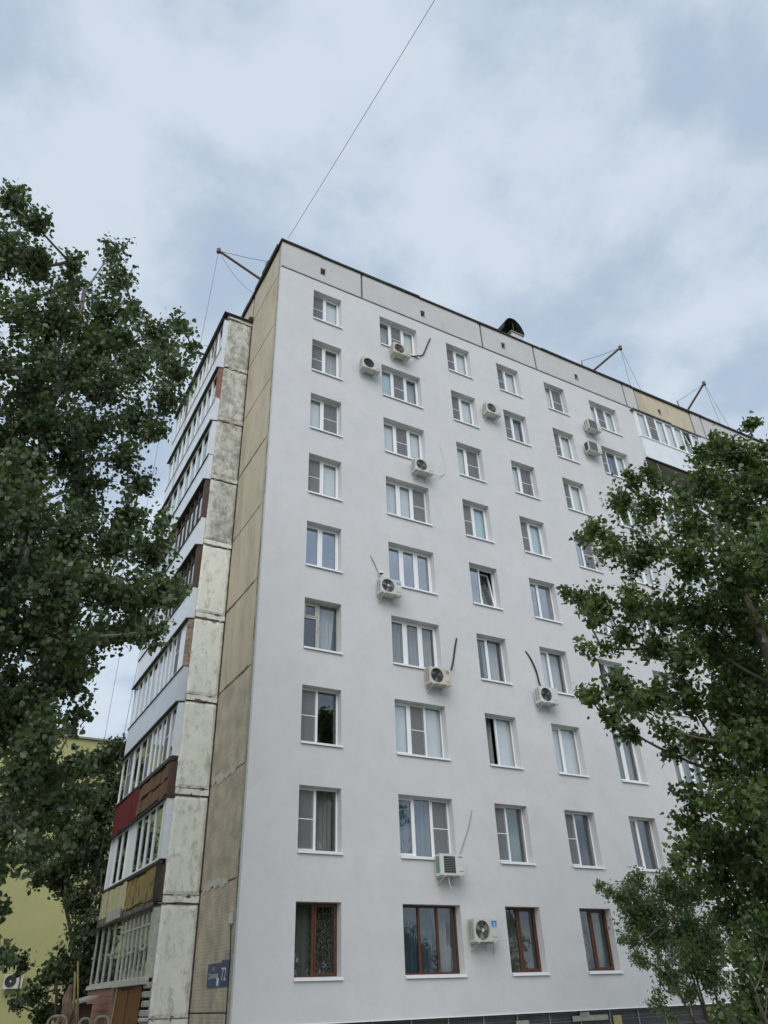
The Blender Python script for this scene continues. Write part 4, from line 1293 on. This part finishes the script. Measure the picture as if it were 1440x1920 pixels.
ac_unit(912, 1744, "white air conditioner with bright blue badge beside brown ground floor windows", fancol="ac_mid", badge="blue", hub=True, drain=False,
        hose=("grey_hose", [(921, 1762, 0.3), (925, 1775, 0.1), (926, 1790, 0.03)], 0.010))
ac_unit(1115, 797, "air conditioner with dark mesh front under a top floor three part window", fan="mesh")
ac_unit(1116, 838, "air conditioner with dark mesh front and black open side above a window", fan="mesh", side="none", fancol="ac_dark")

# small unlit dome device, camera-like, on the wall above one unit
e = pxw(714, 1076, 0.1)
dl = empty("wall_dome", (e[0], 0, e[1]))
tag(dl, "small white dome device on the wall above the blue badged unit", "wall device")
MB(FRONT).tube([(e[0], e[1] + 0.05, 0.0), (e[0], e[1] + 0.06, 0.1)], 0.02, 6).build("arm", "pvc", dl)
mb = MB(FRONT)
rings = []
for j in range(6):
    t = math.pi / 2 * j / 5
    rings.append((0.085 * math.cos(t), 0.07 * math.sin(t)))
mb.tube([(e[0], e[1] + h_, 0.12) for r_, h_ in rings], [max(r_, 0.004) for r_, h_ in rings], 12, cap=False).build("dome_cover", "pvc", dl, smooth=True)
MB(FRONT).tube([(e[0], e[1] - 0.03, 0.12), (e[0], e[1] + 0.03, 0.12)], 0.04, 10).build("lens", "ac_dark", dl)
settle(dl)

# ================================================================== ADDRESS SIGN on the end wall
sg = empty("address_sign", (0, 1.25, 1.96))
tag(sg, "dark blue street number sign reading 72 on the tiled end wall", "sign")
MB(LEFT).box(0.47, 2.05, 1.97, 2.47, -0.028, -0.012).build("plate", "sign_blue", sg)
MB(LEFT).box(0.47, 1.02, 2.47, 2.52, -0.028, -0.012).build("plate_tab", "sign_blue", sg)


def text_mesh(body, size, u_right, v, parent, material, w=-0.0095):
    cu = bpy.data.curves.new("lettering", 'FONT')
    cu.body = body; cu.size = size
    to = bpy.data.objects.new("lettering_tmp", cu)
    COL.objects.link(to)
    bpy.context.view_layer.update()
    dg = bpy.context.evaluated_depsgraph_get()
    me = bpy.data.meshes.new_from_object(to.evaluated_get(dg))
    bpy.data.objects.remove(to)
    # text x runs towards the corner (decreasing y) on this wall
    for vv in me.vertices:
        x, yy, _ = vv.co
        vv.co = LEFT.P(u_right - x, v + yy, w)
    me.materials.clear(); me.materials.append(MATS[material])
    o = bpy.data.objects.new("lettering", me)
    COL.objects.link(o); o.parent = parent
    return o


text_mesh("72", 0.38, 1.0, 2.1, sg, "sign_white")
text_mesh("ул.", 0.12, 1.66, 2.33, sg, "sign_white")
text_mesh("С", 0.17, 1.95, 2.15, sg, "sign_white")
MB(LEFT).box(1.2, 1.82, 2.16, 2.25, -0.0115, -0.0095).build("faded_name", "sign_smear", sg)
MB(LEFT).box(1.13, 1.3, 2.0, 2.16, -0.0115, -0.0095).build("paper_scrap", "pale_badge", sg)
settle(sg)
# camera box with its cable at the corner
bx = empty("junction_box", (0, 0.55, 3.1))
tag(bx, "small white box with hanging cable on the building corner", "junction box")
pz = hit(435, 1722, 0, 0.0)
MB(LEFT).box(0.36, 0.52, pz[2] - 0.14, pz[2] + 0.12, -0.03, 0.09).build("housing", "pvc_old", bx, bevel=0.03)
MB(LEFT).tube([(0.5, pz[2] - 0.1, 0.0), (0.47, pz[2] - 0.5, -0.01), (0.4, pz[2] - 0.9, -0.01), (0.42, 2.0, -0.01), (0.44, 1.2, -0.01)], 0.012, 5).build("cable", "black_hose", bx)
settle(bx)
for i in range(4):
    u = 0.52 + i * 0.085
    o = MB(LEFT).tube([(u, 2.5, -0.015), (u, 2.72, -0.015)], 0.014, 6).build("conduit_stub", "grey_hose", bld)

# ================================================================== YELLOW BUILDING BEHIND
ZY = 0.2829 * 46.6 + 1.635
yb = empty("yellow_building", (-18, 27, 0))
tag(yb, "plain mustard yellow rendered building with thin dark roof edge behind the trees", "building")
MB(WORLD).box(-38, 9, -0.2, ZY - 0.1, 27, 39).build("wall", "yellow_render", yb)
MB(WORLD).box(-38.15, 9.15, ZY - 0.099, ZY, 26.85, 39.15).build("roof", "yellow_trim", yb)
MB(WORLD).box(-38.02, 9.02, -0.2, 0.7, 26.97, 39.03).build("plinth", "concrete", yb)
settle(yb)
p = hit(25, 1840, 1, 26.6)
ac_unit(p[0], p[2], "air conditioner on the yellow wall behind low branches", W_=0.85, H_=0.6, fancol="ac_dark", hub=True, blades=False,
        fr=FR((0, 27.0, 0), (1, 0, 0), (0, -1, 0)))

# ================================================================== TREES
def bez(p0, p1, p2, n):
    return [tuple((1 - t) ** 2 * p0 + 2 * t * (1 - t) * p1 + t * t * p2) for t in np.linspace(0, 1, n)]


def leaf_mesh(name, pos, nrm_bias, size, shape, material, parent, r, tone):
    """many real leaves in one mesh: folded blades, each with its own tilt and tone"""
    n = len(pos)
    d = r.normal(size=(n, 3)); d[:, 2] -= 0.35
    d /= np.linalg.norm(d, axis=1)[:, None]
    nr = r.normal(size=(n, 3)); nr[:, 2] += nrm_bias
    nr -= d * np.sum(nr * d, axis=1)[:, None]
    nr /= np.linalg.norm(nr, axis=1)[:, None] + 1e-9
    s = np.cross(d, nr)
    sz = size * r.uniform(0.5, 1.35, n)
    L_ = sz[:, None]
    shp = np.array(shape)          # along, side, lift
    k = len(shp)
    V = np.zeros((n, k, 3))
    for j, (a, b, c) in enumerate(shp):
        V[:, j] = pos + d * (a * L_) + s * (b * L_) + nr * (c * L_)
    # faces: (0,1,2,3) left half, (0,3,4,5) right half ; vertex 3 is the tip
    base = (np.arange(n) * k)[:, None]
    F = np.concatenate([base + np.array([[0, 1, 2, 3]]), base + np.array([[0, 3, 4, 5]])], axis=1).reshape(-1)
    me = bpy.data.meshes.new(name)
    me.vertices.add(n * k)
    me.vertices.foreach_set("co", V.reshape(-1))
    nf = n * 2
    me.loops.add(nf * 4)
    me.loops.foreach_set("vertex_index", F.astype(np.int32))
    me.polygons.add(nf)
    me.polygons.foreach_set("loop_start", np.arange(0, nf * 4, 4, dtype=np.int32))
    me.polygons.foreach_set("loop_total", np.full(nf, 4, dtype=np.int32))
    at = me.attributes.new("leaf_tone", 'FLOAT', 'FACE')
    at.data.foreach_set("value", np.repeat(np.clip(tone + r.normal(0, 0.2, n), 0, 1), 2).astype(np.float32))
    me.update()
    me.validate()
    me.materials.append(MATS[material])
    o = bpy.data.objects.new(name, me)
    COL.objects.link(o)
    o.parent = parent
    o["kind"] = "stuff"
    return o


BROAD = [(0, 0, 0), (0.22, 0.42, 0.07), (0.62, 0.34, 0.07), (1.0, 0, -0.08), (0.62, -0.34, 0.07), (0.22, -0.42, 0.07)]
LOBED = [(0, 0, 0), (0.06, 0.44, 0.10), (0.52, 0.36, 0.06), (1.05, 0, -0.12), (0.52, -0.36, 0.06), (0.06, -0.44, 0.10)]
NARROW = [(0, 0, 0), (0.3, 0.22, 0.05), (0.65, 0.19, 0.05), (1.0, 0, -0.06), (0.65, -0.19, 0.05), (0.3, -0.22, 0.05)]


def make_tree(name, label, cat, base, clumps, trunk_h, trunk_r, leaf, lsize, shape, bark, seed, tw=26, lv=16, group=None, bias=0.5, stems=1, spike=0.35, twig_r=0.005, limb_r=0.016):
    r = np.random.default_rng(seed)
    base = np.array(base, float)
    e = empty(name, tuple(base))
    tag(e, label, cat, group)
    tops = []
    tr = MB(XYZ)
    stem_paths = []
    for s_ in range(stems):
        lean = r.normal(size=2) * (0.02 if stems == 1 else 0.28)
        path = []
        for i in range(9):
            t = i / 8
            q = base + np.array([lean[0] * trunk_h * t + 0.12 * r.normal() * (t > 0) * (stems == 1), lean[1] * trunk_h * t + 0.12 * r.normal() * (t > 0) * (stems == 1), -0.1 + trunk_h * t])
            path.append(q)
        rad = [trunk_r * (1 - 0.82 * (i / 8)) * (1.25 if i == 0 else 1) for i in range(9)]
        tr.tube([tuple(p_) for p_ in path], rad, 10)
        stem_paths.append(np.array(path))
    trunk = tr.build("trunk", bark, e, smooth=True)
    br = MB(XYZ)
    leaves = []; tones = []
    # every clump grows from the trunk or from a clump nearer to it; limb girth follows what it carries
    C = np.array([c for c, _ in clumps]); nC = len(C)
    hd_all = np.linalg.norm(C[:, :2] - base[:2], axis=1)
    order = np.argsort(hd_all)
    par = {}; start = {}; carry = np.ones(nC)
    for oi, ci_ in enumerate(order):
        c = C[ci_]
        sp = stem_paths[int(r.integers(len(stem_paths)))]
        zt = min(max(c[2] - 0.75 * hd_all[ci_] - 0.3, base[2] + trunk_h * 0.12), base[2] + trunk_h * 0.97)
        t = (zt - sp[0, 2]) / (sp[-1, 2] - sp[0, 2]) * 8
        i = int(min(max(t, 0), 7.999)); f = t - i
        p0 = sp[i] * (1 - f) + sp[i + 1] * f
        best, bp_ = np.linalg.norm(c - p0) * 0.8, None
        for cj in order[:oi]:
            dv = c - C[cj]
            dist = np.linalg.norm(dv)
            cost = dist + max(0.0, C[cj][2] - c[2]) * 1.2 + 0.15
            if cost < best:
                best, bp_ = cost, cj
        par[ci_] = bp_; start[ci_] = p0 if bp_ is None else C[bp_]
    for ci_ in order[::-1]:
        if par[ci_] is not None: carry[par[ci_]] += carry[ci_]
    for ci_, (c, rad) in enumerate(clumps):
        c = np.array(c, float)
        p0 = start[ci_]
        ln = np.linalg.norm(c - p0)
        mid = (p0 + c) / 2 + np.array([0, 0, -0.07 * ln]) + r.normal(size=3) * 0.04 * ln
        path = bez(p0, mid, c, 8)
        r1 = limb_r * math.sqrt(carry[ci_]) * 0.75; r0 = min(limb_r * math.sqrt(carry[ci_] + 0.6) + 0.004 * ln, trunk_r * 0.55)
        br.tube(path, [r0 + (r1 - r0) * q / 7 for q in range(8)], 6, cap=False)
        path = np.array(path)
        od = c - base - np.array([0, 0, trunk_h * 0.45]); od /= np.linalg.norm(od) + 1e-9
        nt_ = max(5, int(tw * rad ** 1.6))
        ctone = 0.42 + 0.16 * r.normal()
        for _ in range(nt_):
            q = r.uniform(0.55, 1.0) * 7
            i = int(min(q, 6.999)); st = path[i] * (1 - (q - i)) + path[i + 1] * (q - i)
            dv = r.normal(size=3); dv /= np.linalg.norm(dv)
            rr_ = rad * (r.uniform(0.15, 1.0) ** 0.45) * (1 + (spike * r.random() ** 3))
            en = c + dv * rr_ + (od * 0.2 + np.array([0, 0, 0.12])) * rad * r.random()
            md = (st + en) / 2 + r.normal(size=3) * 0.05 * rad
            br.tube([tuple(st), tuple(md), tuple(en)], [twig_r, twig_r * 0.8, twig_r * 0.4], 3, cap=False)
            m_ = max(4, int(lv * r.uniform(0.6, 1.4)))
            tt = r.uniform(0.25, 1.02, m_)[:, None]
            pp = (1 - tt) ** 2 * st + 2 * tt * (1 - tt) * md + tt * tt * en
            leaves.append(pp + r.normal(size=(m_, 3)) * lsize * 0.75)
            tones.append(np.full(m_, ctone + 0.08 * r.normal()))
    br.build("branches", bark, e, normals=False)["kind"] = "stuff"
    pos = np.concatenate(leaves)
    leaf_mesh("crown", pos, bias, lsize, shape, leaf, e, r, np.concatenate(tones))
    settle(e)
    return e, len(pos)


def from_px(lst, D, spread, seed, back=0.0, grow=1.0):
    """clump centres seen at these pixels, spread in depth round the trunk's own distance"""
    r = np.random.default_rng(seed)
    res = []
    for (px, py, pr) in lst:
        d = D + float(np.clip(r.normal() * spread, -1.6 * spread, 1.6 * spread))
        p_ = at_dist(px, py, d)
        sl = np.linalg.norm(p_ - CAM) * np.dot(ray(px, py) / np.linalg.norm(ray(px, py)), CF)
        res.append((p_, pr * sl / F_PX * grow))
    return res


def around(base, z0, z1, rmax, n, seed, cond=None, rr=(0.6, 1.1)):
    """unseen rest of a crown, round the trunk"""
    r = np.random.default_rng(seed)
    res = []
    while len(res) < n:
        a = r.random() * 6.283; q = rmax * math.sqrt(r.random())
        z = r.uniform(z0, z1)
        s = 1 - 0.5 * abs((z - z0) / (z1 - z0) - 0.45)
        p_ = np.array([base[0] + q * s * math.cos(a), base[1] + q * s * math.sin(a), z])
        if cond is None or cond(p_):
            res.append((p_, r.uniform(*rr)))
    return res


def pix(p):
    d = np.asarray(p) - CAM
    z = d @ CF
    return 720 + F_PX * (d @ CR) / z, 960 - F_PX * (d @ CU) / z, z


LT = [(20, 385, 45), (62, 415, 38), (60, 500, 50), (10, 480, 60), (215, 465, 26), (228, 520, 36), (200, 575, 48), (130, 490, 28), (122, 545, 40), (248, 590, 34),
      (180, 630, 60), (300, 625, 34), (342, 607, 20), (352, 622, 14), (270, 690, 58), (330, 690, 42), (364, 662, 18), (200, 720, 70), (100, 600, 70), (40, 600, 70),
      (60, 700, 80), (130, 700, 70), (20, 800, 70), (100, 800, 70), (180, 800, 70), (262, 785, 55), (305, 745, 40), (235, 860, 40), (290, 800, 25), (262, 900, 30),
      (305, 975, 26), (250, 960, 45), (215, 1010, 60), (285, 1040, 50), (305, 1115, 45), (335, 1110, 16), (260, 1130, 70), (200, 1100, 70), (130, 1000, 80), (60, 950, 70),
      (170, 900, 60), (20, 1050, 80), (100, 1100, 80), (40, 1180, 80), (120, 1190, 75), (190, 1190, 60), (245, 1185, 45), (295, 1180, 30), (60, 1280, 80), (130, 1280, 48), (20, 1350, 80),
      (85, 1360, 60), (150, 1240, 40), (40, 1440, 60), (95, 1440, 40), (20, 1540, 60), (75, 1530, 45), (20, 1610, 35), (60, 1600, 30), (110, 1500, 35), (5, 1690, 14), (12, 1780, 10), (150, 1440, 36), (130, 1540, 36), (165, 1490, 30), (100, 1590, 30), (55, 1480, 60), (150, 1340, 26),
      (20, 900, 60), (70, 860, 60), (140, 860, 50), (150, 1070, 60), (60, 1080, 60), (180, 660, 50), (300, 660, 40), (230, 640, 40)]
DL = 14.0
pb = at_dist(31, 1009, DL)
baseL = (pb[0], pb[1], 0.0)
cl = from_px(LT, DL, 1.1, 5, grow=0.9)


def hidden_left(p_):
    x, y, z = pix(p_)
    return x < -30
cl += around(baseL, 5.0, 19.0, 4.2, 46, 6, hidden_left)
# depth behind and in front, kept inside the outline
cl += [(p_ + np.array([0.1 * dd, dd, 0.15 * dd]) * 1.0, q * 0.9) for (p_, q), dd in zip(cl[6:60:2], np.random.default_rng(3).uniform(1.0, 2.6, 60)) if pix(p_)[0] < 170]
e, nL = make_tree("poplar_tree", "tall dense poplar with pale trunk growing in front of the loggias", "tree", baseL, cl, 17.0, 0.24, "leaf_poplar", 0.098, BROAD, "bark_pale", 11, tw=95, lv=23, spike=0.7)

RT = [(1437, 790, 28), (1411, 795, 20), (1370, 845, 32), (1345, 832, 24), (1320, 855, 28), (1400, 860, 48), (1330, 900, 48), (1275, 930, 36), (1290, 985, 58), (1380, 950, 70),
      (1435, 900, 50), (1180, 895, 22), (1213, 880, 16), (1222, 905, 22), (1160, 950, 34), (1215, 960, 42), (1118, 985, 24), (1100, 1008, 20), (1140, 1030, 42), (1200, 1045, 58), (1280, 1060, 65),
      (1370, 1050, 70), (1430, 1040, 60), (1062, 1112, 13), (1090, 1115, 26), (1130, 1122, 32), (1180, 1130, 45), (1108, 1155, 26), (1160, 1185, 30), (1097, 1208, 14), (1130, 1215, 18),
      (1230, 1150, 55), (1300, 1150, 68), (1390, 1150, 80), (1215, 1215, 38), (1280, 1225, 45), (1380, 1250, 75), (1330, 1210, 50), (1088, 1296, 12), (1110, 1308, 22), (1150, 1280, 32), (1180, 1310, 42), (1145, 1338, 24),
      (1220, 1310, 48), (1280, 1300, 50), (1360, 1330, 65), (1430, 1330, 60), (1175, 1365, 24), (1148, 1358, 12), (1240, 1368, 28), (1258, 1412, 20), (1300, 1385, 30), (1400, 1400, 55), (1340, 1390, 30),
      (1335, 1445, 32), (1300, 1500, 40), (1290, 1545, 36), (1360, 1500, 58), (1420, 1470, 50), (1285, 1585, 30), (1330, 1580, 55), (1410, 1570, 70), (1340, 1650, 50), (1420, 1660, 70), (1270, 1615, 16), (1410, 1760, 50), (1370, 1710, 40)]
DR = 16.0
az = R(58.5)
baseR = (CAM[0] + DR * math.sin(az), CAM[1] + DR * math.cos(az), 0.0)
cl = from_px(RT, DR, 0.9, 15, grow=0.94)


def hidden_right(p_):
    x, y, z = pix(p_)
    return x > 1480
cl += around(baseR, 3.0, 12.8, 4.3, 44, 16, hidden_right)
cl += [(p_ + np.array([1.0, 0.5, 0.2]) * dd, q * 0.9) for (p_, q), dd in zip(cl[0:66], np.random.default_rng(4).uniform(0.8, 2.0, 70)) if pix(p_)[0] > 1300]
cl = [(p_, q) for (p_, q) in cl if pix(p_)[0] > 1700 or pix(p_)[1] - q * F_PX / pix(p_)[2] > 768]
e, nR = make_tree("maple_tree", "broad dark green tree in front of the facade loggias", "tree", baseR, cl, 11.5, 0.2, "leaf_maple", 0.098, LOBED, "bark_dark", 21, tw=80, lv=22, spike=0.6, limb_r=0.011)

EL = [(1195, 1648, 20), (1180, 1680, 28), (1140, 1668, 11), (1125, 1660, 6), (1160, 1690, 16), (1220, 1700, 38), (1190, 1722, 36), (1258, 1680, 34), (1280, 1740, 48), (1230, 1765, 38), (1198, 1795, 18), (1188, 1760, 18), (1165, 1762, 6),
      (1300, 1795, 45), (1255, 1830, 30), (1330, 1760, 50), (1230, 1872, 16), (1250, 1650, 22), (1300, 1670, 40), (1290, 1850, 25), (1340, 1830, 40)]
DE = 20.0
pb = at_dist(1330, 1870, DE)
make_tree("elm_sapling", "light green young elm with thin stems by the dark plinth", "tree", (pb[0], pb[1], 0), from_px(EL, DE, 0.5, 25), 2.6, 0.045, "leaf_elm", 0.075, NARROW, "bark_dark", 31, tw=190, lv=30, limb_r=0.006, twig_r=0.003, stems=4, bias=0.4, spike=0.6)
SH = [(1432, 1800, 40), (1395, 1850, 36), (1425, 1885, 45), (1375, 1895, 22), (1440, 1740, 50), (1385, 1790, 30), (1350, 1905, 16)]
pb = at_dist(1470, 1890, 13.0)
make_tree("garden_shrub", "leafy bright green shrub below the broad dark tree", "shrub", (pb[0], pb[1], 0), from_px(SH, 13.0, 0.4, 27), 1.6, 0.04, "leaf_maple", 0.068, BROAD, "bark_dark", 33, tw=150, lv=22, limb_r=0.006, twig_r=0.003, stems=3)
ST = [(218, 1402, 24), (195, 1430, 36), (160, 1440, 24), (215, 1470, 40), (180, 1520, 50), (215, 1560, 40), (165, 1600, 45), (200, 1640, 40), (110, 1630, 36), (72, 1652, 18), (90, 1640, 20), (150, 1680, 40), (190, 1720, 36),
      (165, 1760, 40), (130, 1805, 34), (170, 1815, 35), (100, 1825, 28), (60, 1865, 22), (140, 1860, 35), (40, 1808, 16), (10, 1800, 16), (80, 1900, 26), (190, 1830, 30), (30, 1880, 10), (120, 1890, 20), (145, 1560, 36), (120, 1590, 26), (130, 1490, 30)]
pb = at_dist(190, 1890, 33.0)
make_tree("shade_tree", "dark small leaved tree between the loggias and the yellow building", "tree", (pb[0], pb[1], 0), from_px(ST, 33.0, 1.0, 29), 6.0, 0.16, "leaf_back", 0.15, BROAD, "bark_dark", 35, tw=60, lv=22, stems=2)
# trees across the yard behind the camera, which the lower windows mirror
YT = [(-14, -44, 11, "stout tree across the yard left of the twin yard trees"), (1, -46, 13, "taller of the twin yard trees mirrored in the lower windows"),
      (10, -43, 10, "shorter of the twin yard trees mirrored in the lower windows"), (24, -46, 12, "lone leafy tree across the yard opposite the facade loggias"),
      (41, -45, 11, "leafy tree across the yard opposite the far facade end")]
YT += [(-8.8, 13.5, 11, "unseen tree in the back yard between the poplar and the yellow building"), (-12.5, 4.5, 12, "unseen side tree standing beside the poplar away from the loggias")]  # unseen trees added so the loggia glass mirrors foliage, not the yellow wall
for i, (x, y, h, lb) in enumerate(YT):
    cs = around((x, y), 3.0, h, 3.6, 34, 50 + i, None, (0.8, 1.3))
    make_tree("yard_tree", lb, "tree", (x, y, 0), cs, h * 0.85, 0.22, "leaf_poplar", 0.24, BROAD, "bark_dark", 60 + i, tw=10, lv=11, group="trees around the yard")

# ================================================================== GARDEN JUMBLE by the loggias
st = empty("dead_trunk", tuple(at_dist(118, 1910, 22.0)[:2]) + (0,))
tag(st, "broken dead tree trunk with peeling reddish bark beside bamboo poles", "tree trunk")
b0 = Vector(st.location)
mb = MB(XYZ)
for (off, hh, rb, rt, lean) in (((0, 0), 2.12, 0.17, 0.10, 0.05), ((0.16, 0.05), 1.8, 0.12, 0.07, 0.12), ((-0.13, -0.05), 1.45, 0.10, 0.05, 0.03), ((-0.5, -0.1), 1.5, 0.09, 0.06, 0.42)):
    pts, rad = [], []
    for i in range(9):
        t = i / 8
        pts.append(tuple(b0 + Vector((off[0] + lean * t + 0.05 * mnoise.noise((i * 0.9, off[0] * 9, 1)), off[1] + 0.05 * mnoise.noise((i * 0.9, off[0] * 9, 5)), -0.1 + (hh + 0.1) * t))))
        rad.append((rb + (rt - rb) * t) * (1 + 0.35 * mnoise.noise((i * 1.7, off[0] * 5, 9))) * (0.35 if i == 8 else 1))
    mb.tube(pts, rad, 8)
mb.build("trunk", "dead_wood", st)
settle(st)
for (px0, py0, px1, py1, lb, rr_) in ((137, 1920, 141, 1822, "upright bamboo pole beside the dead trunk", 0.028), (146, 1860, 146, 1802, "tallest bamboo pole standing against the dark shrubbery", 0.022),
                                     (144, 1920, 139, 1862, "slanting bamboo pole crossing two upright ones", 0.024), (104, 1920, 106, 1834, "dark thin stake left of the dead trunk", 0.03)):
    a = at_dist(px0, py0, 22.3); b = at_dist(px1, py1, 22.3)
    a = a + (a - b) / max(b[2] - a[2], 0.2) * a[2]
    o = MB(XYZ).tube([tuple(a), tuple(b)], rr_, 6).build("garden_pole", "bamboo" if "bamboo" in lb else "dark_wood")
    tag(o, lb, "pole", "poles stuck in the garden by the loggias")
for (c0, c1_, top, lb) in ((88, 128, 1905, "bent pipe fence hoop in front of the dead trunk"), (148, 172, 1910, "bent pipe fence hoop beside the bamboo poles"), (176, 206, 1906, "bent pipe fence hoop in front of the pink tiles")):
    a, b = at_dist(c0, 1912, 20.5), at_dist(c1_, 1912, 20.5)
    zt = at_dist((c0 + c1_) / 2, top, 20.5)[2]
    a, b = Vector(a), Vector(b)
    pts = []
    wd = (b - a)
    for i in range(13):
        t = i / 12
        s_ = (1 - abs(2 * t - 1) ** 3) ** (1 / 3)
        pts.append((a.x + wd.x * t, a.y + wd.y * t, zt - 0.3 + 0.3 * s_))
    pts = [(a.x, a.y, 0.0)] + pts + [(b.x, b.y, 0.0)]
    o = MB(XYZ).tube(pts, 0.028, 6).build("fence_hoop", "fence_paint", smooth=True)
    tag(o, lb, "fence", "bent pipe fence hoops along the garden")
# lean-to roof behind the poles
lt = empty("garden_shed", (-3.0, 8.0, 0))
tag(lt, "low dark shed with grey sheet roof beside the pink tiled base", "shed")
a = at_dist(150, 1875, 27); b = at_dist(164, 1866, 27)
MB(XYZ).tube([(a[0] - 0.05, a[1], 0), (a[0] - 0.05, a[1], a[2] - 0.1)], 0.05, 5).build("post", "dark_wood", lt)
mb = MB(WORLD)
mb.box(a[0] - 0.0, b[0] + 0.2, 0, a[2] - 0.1, a[1] + 0.1, a[1] + 1.4)
mb.build("wall", "dark_wood", lt)
mb = MB(WORLD.bent(lambda u, v, w: (u, v + (u - a[0]) * 0.28, w)))
mb.box(a[0] - 0.12, b[0] + 0.25, a[2] - 0.08, a[2] - 0.02, a[1] - 0.2, a[1] + 1.6)
mb.build("roof", "concrete", lt)
settle(lt)
print("leaves", nL, nR)
